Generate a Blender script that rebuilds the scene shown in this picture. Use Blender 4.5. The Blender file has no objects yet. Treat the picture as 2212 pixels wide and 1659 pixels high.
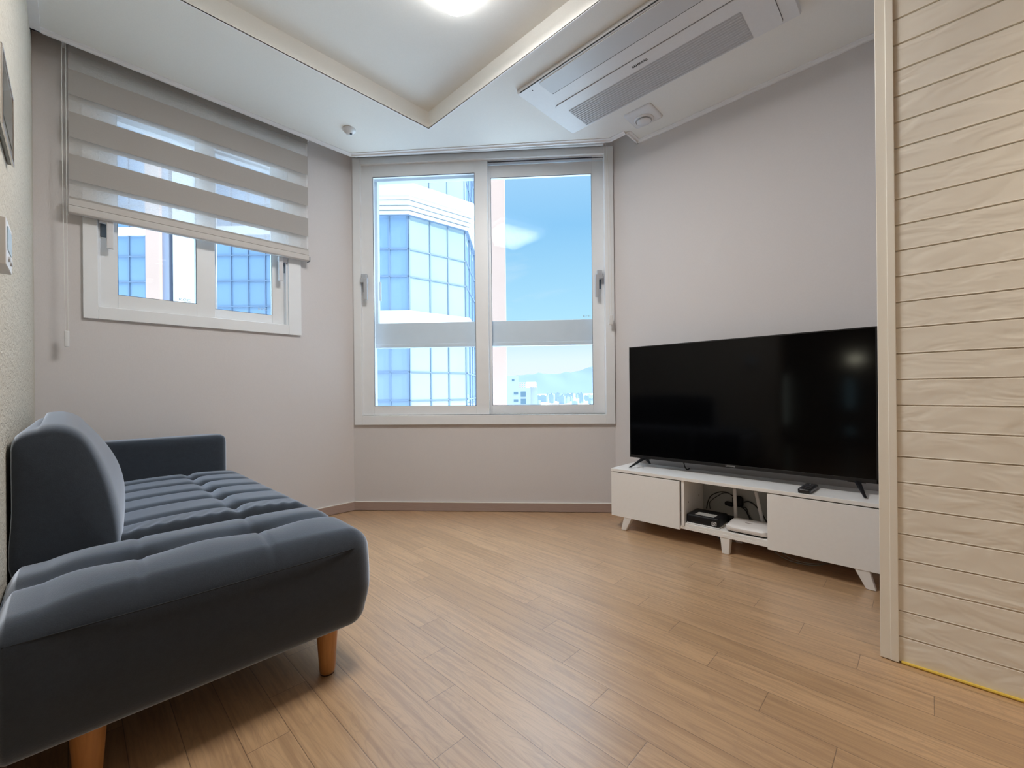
import bpy, bmesh, math, random
from mathutils import Vector, Matrix
random.seed(7)
S = bpy.context.scene
COL = S.collection
# ------------------------------------------------------------------ camera
PSI, ROLL, FPX = 0.770972, 0.0096822, 923.68
Fw = Vector((math.cos(PSI), math.sin(PSI), 0)); Rt = Vector((math.sin(PSI), -math.cos(PSI), 0)); Up = Vector((0, 0, 1))
cr = Rt*math.cos(ROLL) - Up*math.sin(ROLL); cu = Up*math.cos(ROLL) + Rt*math.sin(ROLL)
cam = bpy.data.cameras.new('camera'); cam_ob = bpy.data.objects.new('camera', cam); COL.objects.link(cam_ob)
m = Matrix((cr, cu, -Fw)).transposed().to_4x4(); m.translation = Vector((0, 0, .78))
cam_ob.matrix_world = m
cam.sensor_width = 36; cam.lens = FPX/2212*36; cam.shift_y = (844.904-829.5)/2212
cam.clip_start = .01; cam.clip_end = 30000
S.camera = cam_ob
# ------------------------------------------------------------------ colour management
S.view_settings.view_transform = 'Standard'; S.view_settings.look = 'None'
S.view_settings.exposure = 0.0; S.view_settings.gamma = 1.0
S.view_settings.use_curve_mapping = False
S.cycles.max_bounces = 14; S.cycles.diffuse_bounces = 8; S.cycles.glossy_bounces = 5
S.cycles.transmission_bounces = 8; S.cycles.transparent_max_bounces = 16
S.cycles.sample_clamp_indirect = 6.0
# ------------------------------------------------------------------ sky
class NT:
    def __init__(s, tree): s.t = tree; tree.nodes.clear()
    def n(s, typ, **kw):
        o = s.t.nodes.new(typ)
        for k, v in kw.items():
            if k in ('inputs',):
                for a, b in v.items(): s.set(o, a, b)
            else: setattr(o, k, v)
        return o
    def set(s, node, key, val):
        sock = node.inputs[key]
        if isinstance(val, bpy.types.NodeSocket): s.t.links.new(val, sock)
        elif isinstance(val, bpy.types.Node): s.t.links.new(val.outputs[0], sock)
        else: sock.default_value = val
    def math(s, op, a, b=None, c=None, clamp=False):
        o = s.t.nodes.new('ShaderNodeMath'); o.operation = op; o.use_clamp = clamp
        s.set(o, 0, a)
        if b is not None: s.set(o, 1, b)
        if c is not None: s.set(o, 2, c)
        return o.outputs[0]
    def mix(s, f, a, b, blend='MIX'):
        o = s.t.nodes.new('ShaderNodeMix'); o.data_type = 'RGBA'; o.blend_type = blend
        s.set(o, 0, f); s.set(o, 6, a); s.set(o, 7, b); return o.outputs[2]
    def ramp(s, f, stops, interp='LINEAR'):
        o = s.t.nodes.new('ShaderNodeValToRGB'); e = o.color_ramp.elements; o.color_ramp.interpolation = interp
        while len(e) < len(stops): e.new(.5)
        for i, (p, c) in enumerate(stops): e[i].position = p; e[i].color = (*c, 1) if len(c) == 3 else c
        s.set(o, 0, f); return o.outputs[0]
    def noise(s, vec=None, scale=5, detail=2, rough=.5, dist=0):
        o = s.t.nodes.new('ShaderNodeTexNoise')
        if vec is not None: s.set(o, 'Vector', vec)
        s.set(o, 'Scale', scale); s.set(o, 'Detail', detail); s.set(o, 'Roughness', rough); s.set(o, 'Distortion', dist)
        return o.outputs[0]
    def obj(s): return s.t.nodes.new('ShaderNodeTexCoord').outputs['Object']
    def mapping(s, vec, scale=(1, 1, 1), rot=(0, 0, 0), loc=(0, 0, 0)):
        o = s.t.nodes.new('ShaderNodeMapping'); s.set(o, 0, vec); o.inputs['Scale'].default_value = scale
        o.inputs['Rotation'].default_value = rot; o.inputs['Location'].default_value = loc; return o.outputs[0]
    def sep(s, v): o = s.t.nodes.new('ShaderNodeSeparateXYZ'); s.set(o, 0, v); return o.outputs
    def comb(s, x, y, z):
        o = s.t.nodes.new('ShaderNodeCombineXYZ'); s.set(o, 0, x); s.set(o, 1, y); s.set(o, 2, z); return o.outputs[0]

world = bpy.data.worlds.new('daylight sky'); S.world = world; world.use_nodes = True
W = NT(world.node_tree)
tc = W.t.nodes.new('ShaderNodeTexCoord').outputs['Generated']
nrm = W.n('ShaderNodeVectorMath', operation='NORMALIZE', inputs={0: tc})
wz = W.sep(nrm)[2]
elev = W.math('MULTIPLY_ADD', wz, .5, .5)           # 0 nadir .. .5 horizon .. 1 zenith
sky = W.ramp(elev, [(0.0, (.95, .95, .93)), (.46, (.98, .99, 1.0)), (.50, (1.0, 1.0, 1.0)), (.535, (.90, 1.0, 1.0)),
                    (.58, (.50, .83, 1.0)), (.68, (.30, .62, .93)), (.80, (.55, .78, 1.0)), (1.0, (.8, .9, 1.0))])
cl = W.noise(W.mapping(nrm, scale=(1.6, 1.6, 5)), scale=1.9, detail=6, rough=.55, dist=.4)
clm = W.ramp(cl, [(.50, (0, 0, 0)), (.72, (1, 1, 1))])
sky = W.mix(W.math('MULTIPLY', clm, .45), sky, (1, 1, 1, 1))
# high sky outside the windows' view, boosted to add light to the room
gain = W.ramp(elev, [(0.0, (.112, .112, .112)), (.76, (.112, .112, .112)), (.87, (1, 1, 1)), (1.0, (1, 1, 1))])
gs = W.math('MULTIPLY', gain, 9.2)
bg = W.n('ShaderNodeBackground', inputs={'Color': sky, 'Strength': gs})
wo = W.n('ShaderNodeOutputWorld', inputs={'Surface': bg})
# ------------------------------------------------------------------ sun on the outside world (comes from behind the flat, never through the windows)
sun = bpy.data.lights.new('sun', 'SUN'); sun.energy = 7.0; sun.angle = .01; sun.color = (1, .96, .9)
sun_ob = bpy.data.objects.new('sun', sun); COL.objects.link(sun_ob)
sd = (Rt*1.0 - Fw*.14 + Up*.80).normalized()
sun_ob.rotation_euler = sd.to_track_quat('Z', 'Y').to_euler()
sun_ob.location = (0, -20, 30)

# ================================================================== helpers
def mat(name, base=None, rough=.5, metal=0.0, spec=.5, coat=0.0, sheen=0.0, sheen_tint=None, build=None, emis=None, emis_s=0):
    M = bpy.data.materials.new(name); M.use_nodes = True
    N = NT(M.node_tree)
    out = N.n('ShaderNodeOutputMaterial'); b = N.n('ShaderNodeBsdfPrincipled')
    N.t.links.new(b.outputs[0], out.inputs[0])
    if base is not None: b.inputs['Base Color'].default_value = (*base, 1)
    b.inputs['Roughness'].default_value = rough; b.inputs['Metallic'].default_value = metal
    b.inputs['Specular IOR Level'].default_value = spec; b.inputs['Coat Weight'].default_value = coat
    b.inputs['Sheen Weight'].default_value = sheen
    if sheen_tint: b.inputs['Sheen Tint'].default_value = (*sheen_tint, 1)
    if emis: b.inputs['Emission Color'].default_value = (*emis, 1); b.inputs['Emission Strength'].default_value = emis_s
    if build: build(N, b, out)
    return M
def bump(N, b, h, strength=.3, dist=.01):
    o = N.n('ShaderNodeBump', inputs={'Height': h, 'Strength': strength, 'Distance': dist}); N.t.links.new(o.outputs[0], b.inputs['Normal'])

def wallpaper(N, b, out):
    v = N.obj()
    a = N.noise(N.mapping(v, scale=(1, 1, 9)), scale=90, detail=3)
    c = N.noise(N.mapping(v, scale=(6, 6, 1)), scale=90, detail=3)
    h = N.math('ADD', a, c)
    big = N.noise(v, scale=1.3, detail=2)
    col = N.mix(N.math('MULTIPLY', h, .5), (.60, .575, .575, 1), (.69, .665, .665, 1))
    col = N.mix(N.math('MULTIPLY', big, .25), col, (.62, .585, .56, 1))
    N.set(b, 'Base Color', col); bump(N, b, h, .12, .002)
M_wall = mat('linen wallpaper', rough=.85, spec=.2, build=wallpaper)
def rough_paper(N, b, out):
    v = N.obj()
    a = N.noise(N.mapping(v, scale=(1, .6, 1.6)), scale=38, detail=5, rough=.65, dist=1.2)
    c = N.noise(v, scale=120, detail=3)
    h = N.math('ADD', a, N.math('MULTIPLY', c, .4))
    N.set(b, 'Base Color', N.mix(a, (.54, .50, .42, 1), (.68, .635, .55, 1))); bump(N, b, h, .9, .006)
M_wall_rough = mat('textured plaster wallpaper', rough=.8, spec=.25, build=rough_paper)
def ceil_b(N, b, out):
    v = N.obj(); a = N.noise(v, scale=240, detail=2)
    N.set(b, 'Base Color', N.mix(a, (.775, .77, .735, 1), (.83, .825, .79, 1))); bump(N, b, a, .08, .001)
M_ceil = mat('ceiling paper', rough=.8, spec=.25, build=ceil_b)
def mould_b(N, b, out):
    a = N.noise(N.obj(), scale=30, detail=2)
    N.set(b, 'Base Color', N.mix(a, (.78, .78, .79, 1), (.83, .83, .84, 1)))
M_mould = mat('white moulding', rough=.45, build=mould_b)
M_frame = mat('white window profile', rough=.38, build=lambda N, b, o: N.set(b, 'Base Color', N.mix(N.noise(N.obj(), scale=14), (.76, .78, .80, 1), (.81, .83, .85, 1))))
M_frame_out = mat('grey blue outer profile', rough=.4, build=lambda N, b, o: N.set(b, 'Base Color', N.mix(N.noise(N.obj(), scale=14), (.62, .67, .72, 1), (.68, .72, .77, 1))))
M_gasket = mat('dark rubber gasket', (.05, .05, .06), rough=.6)
M_handle = mat('satin grey handle', (.50, .52, .56), rough=.32, metal=.35)
M_handle_white = mat('white painted handle', (.66, .66, .68), rough=.3)
M_handle_dark = mat('dark handle base', (.12, .16, .2), rough=.35, metal=.3)
def base_b(N, b, out):
    a = N.noise(N.mapping(N.obj(), scale=(2, 2, 40)), scale=8, detail=3)
    N.set(b, 'Base Color', N.mix(a, (.33, .24, .205, 1), (.42, .315, .275, 1)))
M_base = mat('brown pink skirting', rough=.45, build=base_b)
M_caulk = mat('white caulk line', (.75, .72, .68), rough=.5)

PITCH, PLEN = .0895, .7625
def floor_b(N, b, out):
    v = N.obj(); x, y, z = N.sep(v)
    r = N.math('DIVIDE', N.math('SUBTRACT', x, .526), PITCH)
    row = N.math('FLOOR', r); fx = N.math('FRACT', r)
    q = N.math('DIVIDE', N.math('SUBTRACT', N.math('SUBTRACT', y, .756), N.math('MULTIPLY', row, PLEN/5)), PLEN)
    idx = N.math('FLOOR', q); fy = N.math('FRACT', q)
    wn = N.n('ShaderNodeTexWhiteNoise', inputs={'Vector': N.comb(row, idx, 3.7)}); rnd = wn.outputs['Value']
    wn2 = N.n('ShaderNodeTexWhiteNoise', inputs={'Vector': N.comb(idx, row, 9.1)}); rnd2 = wn2.outputs['Value']
    gv = N.comb(N.math('ADD', N.math('MULTIPLY', x, 1.0), N.math('MULTIPLY', rnd, 17)), N.math('ADD', N.math('MULTIPLY', y, .045), N.math('MULTIPLY', rnd2, 5)), 0)
    grain = N.noise(gv, scale=75, detail=6, rough=.62, dist=.5)
    gv2 = N.comb(N.math('ADD', x, N.math('MULTIPLY', rnd2, 11)), N.math('ADD', N.math('MULTIPLY', y, .16), rnd), 0)
    cath = N.noise(gv2, scale=15, detail=2, rough=.5, dist=.8)
    rings = N.math('ABSOLUTE', N.math('SINE', N.math('MULTIPLY', cath, 46)))
    rings = N.math('POWER', N.math('SUBTRACT', 1.0, rings), 3.0)
    fine = N.noise(N.comb(x, N.math('MULTIPLY', y, .03), 1.0), scale=320, detail=3)
    ccol = N.ramp(rnd, [(0, (.46, .285, .145)), (.35, (.52, .325, .17)), (.7, (.56, .355, .19)), (1, (.49, .305, .16))])
    ccol = N.mix(N.math('MULTIPLY', N.ramp(grain, [(.38, (1, 1, 1)), (.58, (0, 0, 0))]), .48), ccol, (.22, .115, .055, 1))
    ccol = N.mix(N.math('MULTIPLY', rings, .36), ccol, (.27, .16, .095, 1))
    ccol = N.mix(N.math('MULTIPLY', fine, .22), ccol, (.66, .46, .29, 1))
    ex = N.math('MULTIPLY', N.math('MINIMUM', fx, N.math('SUBTRACT', 1.0, fx)), PITCH)
    ey = N.math('MULTIPLY', N.math('MINIMUM', fy, N.math('SUBTRACT', 1.0, fy)), PLEN)
    e = N.math('MINIMUM', ex, ey)
    seam = N.math('LESS_THAN', e, .00075)
    soft = N.math('SUBTRACT', 1.0, N.math('DIVIDE', e, .003, clamp=True), clamp=True)
    ccol = N.mix(N.math('MULTIPLY', seam, .72), ccol, (.10, .06, .04, 1))
    N.set(b, 'Base Color', ccol)
    N.set(b, 'Roughness', N.math('MULTIPLY_ADD', grain, .14, .27))
    h = N.math('SUBTRACT', N.math('MULTIPLY', fine, .15), N.math('MULTIPLY', soft, .9))
    bump(N, b, h, .25, .0012)
M_floor = mat('oak strip flooring', rough=.34, spec=.7, coat=.8, build=floor_b)
M_floor.node_tree.nodes['Principled BSDF'].inputs['Coat Roughness'].default_value = .32

def ship_b(N, b, out):
    v = N.obj(); x, y, z = N.sep(v)
    n1 = N.noise(N.mapping(v, scale=(1, 1, 2.2), rot=(.5, 0, 0)), scale=7, detail=2, dist=.8)
    N.set(b, 'Base Color', N.mix(n1, (.80, .755, .665, 1), (.86, .815, .73, 1)))
    bump(N, b, n1, .5, .013)
M_ship = mat('glossy cream cladding', rough=.2, spec=.5, build=ship_b)
M_shiptrim = mat('cream corner trim', (.84, .80, .71), rough=.35)
def yel_b(N, b, out):
    N.set(b, 'Base Color', N.mix(N.noise(N.obj(), scale=40), (.70, .46, .05, 1), (.80, .60, .12, 1)))
M_yellow = mat('yellow sealing strip', rough=.5, build=yel_b)
M_paint_w = mat('white laminate', rough=.35, build=lambda N, b, o: N.set(b, 'Base Color', N.mix(N.noise(N.obj(), scale=60, detail=3), (.84, .83, .81, 1), (.88, .87, .85, 1))))
M_ac = mat('white appliance plastic', rough=.4, build=lambda N, b, o: N.set(b, 'Base Color', N.mix(N.noise(N.obj(), scale=80), (.70, .71, .72, 1), (.74, .75, .76, 1))))
M_ac_flap = mat('pale grey vane plastic', (.58, .60, .62), rough=.4)
M_slot = mat('dark slot', (.02, .02, .02), rough=.7)
M_grille = mat('grille louvre plastic', (.52, .53, .55), rough=.5)
M_ink = mat('black printed ink', (.02, .02, .02), rough=.5)
M_ink_grey = mat('grey printed ink', (.45, .45, .46), rough=.4)
M_lamp = mat('lit frosted diffuser', (.9, .9, .9), rough=.5, emis=(1.0, .98, .96), emis_s=7.0)
M_lampbase = mat('lamp base white', (.8, .8, .8), rough=.5)
def glass_mat(name, tint=(1, 1, 1), gl=.09):
    M = bpy.data.materials.new(name); M.use_nodes = True; N = NT(M.node_tree)
    out = N.n('ShaderNodeOutputMaterial')
    tr = N.n('ShaderNodeBsdfTransparent', inputs={'Color': (*tint, 1)})
    gg = N.n('ShaderNodeBsdfGlossy', inputs={'Color': (1, 1, 1, 1), 'Roughness': .0})
    fr = N.n('ShaderNodeFresnel', inputs={'IOR': 1.45})
    mx = N.n('ShaderNodeMixShader', inputs={0: N.math('MULTIPLY', fr, gl), 1: tr, 2: gg})
    N.t.links.new(mx.outputs[0], out.inputs[0]); return M
M_glass = glass_mat('clear window glass', (.97, .99, 1.0))
# sofa fabric: woven slate with a short nap
def fab_b(N, b, out):
    v = N.obj()
    a = N.noise(v, scale=420, detail=2); c = N.noise(v, scale=60, detail=5, rough=.7)
    k = N.math('MULTIPLY_ADD', c, .6, N.math('MULTIPLY', a, .4))
    N.set(b, 'Base Color', N.mix(k, (.012, .016, .022, 1), (.035, .044, .057, 1)))
    bump(N, b, a, .35, .0015)
M_fab = mat('slate grey sofa fabric', rough=.9, spec=.15, sheen=.7, sheen_tint=(.80, .88, 1.0), build=fab_b)
M_fab.node_tree.nodes['Principled BSDF'].inputs['Sheen Roughness'].default_value = .42
_t = M_fab.node_tree; _sh = _t.nodes.new('ShaderNodeBsdfSheen'); _sh.inputs['Color'].default_value = (.44, .50, .60, 1); _sh.inputs['Roughness'].default_value = .52
_ad = _t.nodes.new('ShaderNodeAddShader'); _t.links.new(_t.nodes['Principled BSDF'].outputs[0], _ad.inputs[0]); _t.links.new(_sh.outputs[0], _ad.inputs[1])
_t.links.new(_ad.outputs[0], _t.nodes['Material Output'].inputs[0])
M_seam = mat('dark seam thread', (.015, .018, .022), rough=.9)
def legw_b(N, b, out):
    a = N.noise(N.mapping(N.obj(), scale=(1, 1, .06)), scale=160, detail=4, dist=.4)
    N.set(b, 'Base Color', N.mix(a, (.40, .17, .05, 1), (.62, .30, .10, 1)))
M_legw = mat('varnished beech leg', rough=.35, build=legw_b)
M_rubber = mat('brown foot pad', (.06, .03, .02), rough=.7)
# television
def scr_b(N, b, out):
    N.set(b, 'Base Color', N.mix(N.noise(N.obj(), scale=5), (.0010, .0010, .0014, 1), (.0014, .0014, .0018, 1)))
M_screen = mat('black glass screen', rough=.09, spec=.22, build=scr_b)
M_tvplastic = mat('black television plastic', (.008, .008, .009), rough=.35)
M_tvback = mat('dark green black casing', (.012, .016, .014), rough=.5)
M_blk = mat('matt black plastic', (.006, .006, .008), rough=.5, spec=.3)
M_blk_sat = mat('satin black plastic', (.014, .014, .016), rough=.28)
M_label = mat('silver paper label', rough=.4, build=lambda N, b, o: N.set(b, 'Base Color', N.ramp(N.noise(N.mapping(N.obj(), scale=(60, 4, 1)), scale=4, detail=3), [(.4, (.30, .30, .29)), (.6, (.58, .58, .56))])))
M_router = mat('white router plastic', (.78, .76, .75), rough=.3)
M_cable = mat('black cable rubber', (.008, .008, .009), rough=.5)
M_cable_clear = mat('pale grey cable', (.35, .38, .36), rough=.35)
M_screw = mat('screw cap grey', (.25, .22, .21), rough=.5)
M_btn = mat('dark grey rubber button', (.04, .04, .045), rough=.6)
M_silver = mat('polished silver edge', (.72, .70, .68), rough=.18, metal=.9)
M_intercom = mat('dark mirror panel', (.10, .105, .09), rough=.12, spec=.7)
M_intscreen = mat('pale blue display', (.42, .58, .70), rough=.2)
M_cord = mat('white bead cord', (.72, .71, .68), rough=.45)
M_weight = mat('clear plastic cord weight', (.70, .70, .70), rough=.15)

def shade_mat(name):
    M = bpy.data.materials.new(name); M.use_nodes = True; N = NT(M.node_tree)
    out = N.n('ShaderNodeOutputMaterial'); v = N.obj(); x, y, z = N.sep(v)
    # repeat of the zebra weave: opaque band then sheer band
    P = .1863
    f = N.math('FRACT', N.math('DIVIDE', N.math('SUBTRACT', z, 1.6500-.0), P))
    sheer = N.math('LESS_THAN', f, .405)
    thr = N.noise(N.mapping(v, scale=(1, 1, 14)), scale=140, detail=3)
    dcol = N.mix(thr, (.40, .375, .355, 1), (.50, .475, .45, 1))
    d = N.n('ShaderNodeBsdfDiffuse', inputs={'Color': dcol}); t = N.n('ShaderNodeBsdfTranslucent', inputs={'Color': (.20, .19, .18, 1)})
    opq = N.n('ShaderNodeMixShader', inputs={0: .12, 1: d, 2: t})
    d2 = N.n('ShaderNodeBsdfDiffuse', inputs={'Color': (.92, .91, .90, 1)}); t2 = N.n('ShaderNodeBsdfTranslucent', inputs={'Color': (.95, .95, .95, 1)})
    net = N.n('ShaderNodeMixShader', inputs={0: .5, 1: d2, 2: t2})
    tr = N.n('ShaderNodeBsdfTransparent', inputs={'Color': (1, 1, 1, 1)})
    den = N.math('MULTIPLY_ADD', thr, .14, .68)
    sh = N.n('ShaderNodeMixShader', inputs={0: den, 1: net, 2: tr})
    mx = N.n('ShaderNodeMixShader', inputs={0: sheer, 1: opq, 2: sh})
    N.t.links.new(mx.outputs[0], out.inputs[0]); return M
M_shade = shade_mat('zebra blind fabric')
M_blindbar = mat('taupe fabric wrapped rail', rough=.7, build=lambda N, b, o: N.set(b, 'Base Color', N.mix(N.noise(N.mapping(N.obj(), scale=(4, 4, 60)), scale=20), (.50, .475, .45, 1), (.58, .55, .53, 1))))

# exterior
def facade_glass(name, tint, rr=.04, diff=(.30, .42, .55)):
    def f(N, b, out):
        v = N.obj()
        N.set(b, 'Base Color', N.mix(N.noise(v, scale=.35, detail=3), (*diff, 1), (*tint, 1)))
        N.set(b, 'Roughness', rr); b.inputs['IOR'].default_value = 2.2
        bump(N, b, N.noise(v, scale=.5, detail=1), .15, .05)
    return mat(name, rough=rr, build=f)
M_fg_blue = facade_glass('blue curtain wall glass', (.19, .27, .39), diff=(.13, .205, .32))
M_fg_sunlit = facade_glass('sunlit curtain wall glass', (.30, .35, .37), diff=(.22, .29, .32))  # same tower glass, sun and sky glare put into a paler colour
M_mull = mat('blue grey mullion', (.12, .17, .25), rough=.5)
M_stone = mat('white stone cladding', rough=.7, build=lambda N, b, o: N.set(b, 'Base Color', N.mix(N.noise(N.obj(), scale=.8, detail=3), (.50, .50, .51, 1), (.58, .58, .59, 1))))
M_peach = mat('peach render', rough=.8, build=lambda N, b, o: N.set(b, 'Base Color', N.mix(N.noise(N.obj(), scale=2, detail=4), (.40, .27, .22, 1), (.45, .31, .26, 1))))
M_pier_white = mat('white render', rough=.8, build=lambda N, b, o: N.set(b, 'Base Color', N.mix(N.noise(N.obj(), scale=2, detail=4), (.42, .42, .44, 1), (.48, .48, .50, 1))))
M_pier_grey = mat('lavender grey render', (.20, .22, .29), rough=.8)
M_block = mat('pale lilac render', rough=.8, build=lambda N, b, o: N.set(b, 'Base Color', N.mix(N.noise(N.obj(), scale=.3, detail=3), (.27, .30, .38, 1), (.31, .34, .42, 1))))
M_bwin = mat('grey green window pane', (.09, .14, .18), rough=.2)
M_pinkrail = mat('pink painted railing', (.5, .32, .33), rough=.6)
def city_b(N, b, out):
    v = N.obj()
    br = N.n('ShaderNodeTexBrick', inputs={'Vector': N.mapping(v, scale=(.25, .25, .25), rot=(1.5708, 0, 0)), 'Color1': (.34, .37, .41, 1), 'Color2': (.42, .44, .46, 1), 'Mortar': (.20, .25, .31, 1), 'Mortar Size': .12, 'Scale': 1.0})
    N.set(b, 'Base Color', br.outputs[0])
M_city = mat('distant block render', rough=.9, build=city_b)
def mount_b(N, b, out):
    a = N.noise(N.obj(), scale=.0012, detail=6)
    N.set(b, 'Base Color', N.mix(a, (.118, .150, .212, 1), (.145, .18, .245, 1)))  # distance haze painted into the slope colour
M_mount = mat('haze blue forested slope', rough=1, spec=.0, build=mount_b)
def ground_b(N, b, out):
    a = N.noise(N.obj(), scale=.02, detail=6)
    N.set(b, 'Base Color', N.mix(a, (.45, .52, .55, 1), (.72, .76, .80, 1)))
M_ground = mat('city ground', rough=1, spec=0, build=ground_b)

# ------------------------------------------------------------------ mesh helpers
def box(bm, x0, x1, y0, y1, z0, z1, M=None):
    vs = [bm.verts.new((x, y, z)) for x in (x0, x1) for y in (y0, y1) for z in (z0, z1)]
    for f in ((0, 1, 3, 2), (4, 6, 7, 5), (0, 4, 5, 1), (2, 3, 7, 6), (0, 2, 6, 4), (1, 5, 7, 3)):
        bm.faces.new([vs[i] for i in f])
    if M is not None:
        for v in vs: v.co = M @ v.co
    return vs
def prism(bm, pts, z0, z1, M=None, axis='Z'):
    """pts: closed outline in the plane; extruded along axis"""
    def P(a, b, c):
        return {'Z': (a, b, c), 'Y': (a, c, b), 'X': (c, a, b)}[axis]
    lo = [bm.verts.new(P(a, b, z0)) for a, b in pts]; hi = [bm.verts.new(P(a, b, z1)) for a, b in pts]
    n = len(pts)
    bm.faces.new(lo[::-1]); bm.faces.new(hi)
    for i in range(n): bm.faces.new((lo[i], lo[(i+1) % n], hi[(i+1) % n], hi[i]))
    if M is not None:
        for v in lo+hi: v.co = M @ v.co
def cyl(bm, c, r0, r1, h, seg=24, axis='Z', M=None):
    lo, hi = [], []
    for i in range(seg):
        a = 2*math.pi*i/seg; ca, sa = math.cos(a), math.sin(a)
        def P(r, t):
            if axis == 'Z': return (c[0]+r*ca, c[1]+r*sa, c[2]+t)
            if axis == 'X': return (c[0]+t, c[1]+r*ca, c[2]+r*sa)
            return (c[0]+r*ca, c[1]+t, c[2]+r*sa)
        lo.append(bm.verts.new(P(r0, 0))); hi.append(bm.verts.new(P(r1, h)))
    bm.faces.new(lo[::-1]); bm.faces.new(hi)
    for i in range(seg): bm.faces.new((lo[i], lo[(i+1) % seg], hi[(i+1) % seg], hi[i]))
    if M is not None:
        for v in lo+hi: v.co = M @ v.co
def lathe(bm, c, prof, seg=40):
    rings = []
    for r, z in prof:
        rings.append([bm.verts.new((c[0]+max(r, 1e-4)*math.cos(2*math.pi*i/seg), c[1]+max(r, 1e-4)*math.sin(2*math.pi*i/seg), c[2]+z)) for i in range(seg)])
    for a, b in zip(rings, rings[1:]):
        for i in range(seg): bm.faces.new((a[i], a[(i+1) % seg], b[(i+1) % seg], b[i]))
    bm.faces.new(rings[0][::-1]); bm.faces.new(rings[-1])
def tube(bm, pts, r, seg=8, smooth=True, sub=6):
    P = [Vector(p) for p in pts]
    if smooth and len(P) > 2:
        Q = []
        for i in range(len(P)-1):
            p0 = P[max(i-1, 0)]; p1 = P[i]; p2 = P[i+1]; p3 = P[min(i+2, len(P)-1)]
            for k in range(sub):
                t = k/sub
                Q.append(.5*((2*p1)+(-p0+p2)*t+(2*p0-5*p1+4*p2-p3)*t*t+(-p0+3*p1-3*p2+p3)*t**3))
        Q.append(P[-1]); P = Q
    rings = []
    ref = Vector((0, 0, 1))
    for i, p in enumerate(P):
        d = (P[min(i+1, len(P)-1)]-P[max(i-1, 0)]).normalized()
        u = d.cross(ref)
        if u.length < .1: u = d.cross(Vector((1, 0, 0)))
        u.normalize(); w = d.cross(u)
        rings.append([bm.verts.new(p+r*(math.cos(2*math.pi*k/seg)*u+math.sin(2*math.pi*k/seg)*w)) for k in range(seg)])
    for a, b in zip(rings, rings[1:]):
        for i in range(seg): bm.faces.new((a[i], a[(i+1) % seg], b[(i+1) % seg], b[i]))
    bm.faces.new(rings[0][::-1]); bm.faces.new(rings[-1])
def rbox(bm, lo, hi, r, nx=20, ny=20, nz=12, fn=None, M=None):
    """rounded box from a dense shell; fn(p, n) may push each vertex"""
    lo, hi = Vector(lo), Vector(hi); c = (lo+hi)/2; hs = (hi-lo)/2
    r = [r]*3 if not hasattr(r, '__len__') else r
    ns = (nx, ny, nz); cache = {}
    def V(i, j, k):
        key = (i, j, k)
        if key in cache: return cache[key]
        p = Vector([hs[a]*(2*q/ns[a]-1) for a, q in enumerate(key)])
        rr = min(r)
        inner = Vector([max(-hs[a]+r[a], min(hs[a]-r[a], p[a])) for a in range(3)])
        d = Vector([(p[a]-inner[a])/r[a] for a in range(3)])
        n = d.normalized() if d.length > 1e-6 else Vector((0, 0, 1))
        p = inner + Vector([n[a]*r[a] for a in range(3)])
        p = p + c
        if fn: p = fn(p, n)
        if M is not None: p = M @ p
        cache[key] = bm.verts.new(p); return cache[key]
    for i in range(nx):
        for j in range(ny):
            bm.faces.new((V(i, j, 0), V(i, j+1, 0), V(i+1, j+1, 0), V(i+1, j, 0)))
            bm.faces.new((V(i, j, nz), V(i+1, j, nz), V(i+1, j+1, nz), V(i, j+1, nz)))
    for i in range(nx):
        for k in range(nz):
            bm.faces.new((V(i, 0, k), V(i+1, 0, k), V(i+1, 0, k+1), V(i, 0, k+1)))
            bm.faces.new((V(i, ny, k), V(i, ny, k+1), V(i+1, ny, k+1), V(i+1, ny, k)))
    for j in range(ny):
        for k in range(nz):
            bm.faces.new((V(0, j, k), V(0, j, k+1), V(0, j+1, k+1), V(0, j+1, k)))
            bm.faces.new((V(nx, j, k), V(nx, j+1, k), V(nx, j+1, k+1), V(nx, j, k+1)))
def B(): return bmesh.new()
def obj(name, bm, material, parent=None, loc=(0, 0, 0), rot=(0, 0, 0), bevel=0, smooth=False, label=None, seg=2, sub=0):
    me = bpy.data.meshes.new(name); bmesh.ops.recalc_face_normals(bm, faces=bm.faces[:])
    bm.to_mesh(me); bm.free()
    o = bpy.data.objects.new(name, me); COL.objects.link(o)
    mats = material if isinstance(material, (list, tuple)) else [material]
    for x in mats: me.materials.append(x)
    o.location = loc; o.rotation_euler = rot
    if parent is not None: o.parent = parent
    if bevel:
        md = o.modifiers.new('bevel', 'BEVEL'); md.width = bevel; md.segments = seg; md.limit_method = 'ANGLE'; md.angle_limit = .6
    if sub: md = o.modifiers.new('sub', 'SUBSURF'); md.levels = sub; md.render_levels = sub
    if smooth or bevel:
        for p in me.polygons: p.use_smooth = True
        if bevel and not smooth:
            md = o.modifiers.new('wn', 'WEIGHTED_NORMAL'); md.keep_sharp = True
    if label: o['label'] = label
    return o
def thing(name, label, cat, loc=(0, 0, 0), rotz=0, group=None, kind=None):
    o = bpy.data.objects.new(name, None); COL.objects.link(o); o.location = loc; o.rotation_euler = (0, 0, rotz)
    o.empty_display_size = .05
    o['label'] = label; o['category'] = cat
    if group: o['group'] = group
    if kind: o['kind'] = kind
    return o
def tag(o, label, cat, group=None, kind=None):
    o['label'] = label; o['category'] = cat
    if group: o['group'] = group
    if kind: o['kind'] = kind
    return o
def struct(name, bm, m, label, cat, **kw):
    o = obj(name, bm, m, **kw); o['kind'] = 'structure'; o['label'] = label; o['category'] = cat; return o
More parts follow.
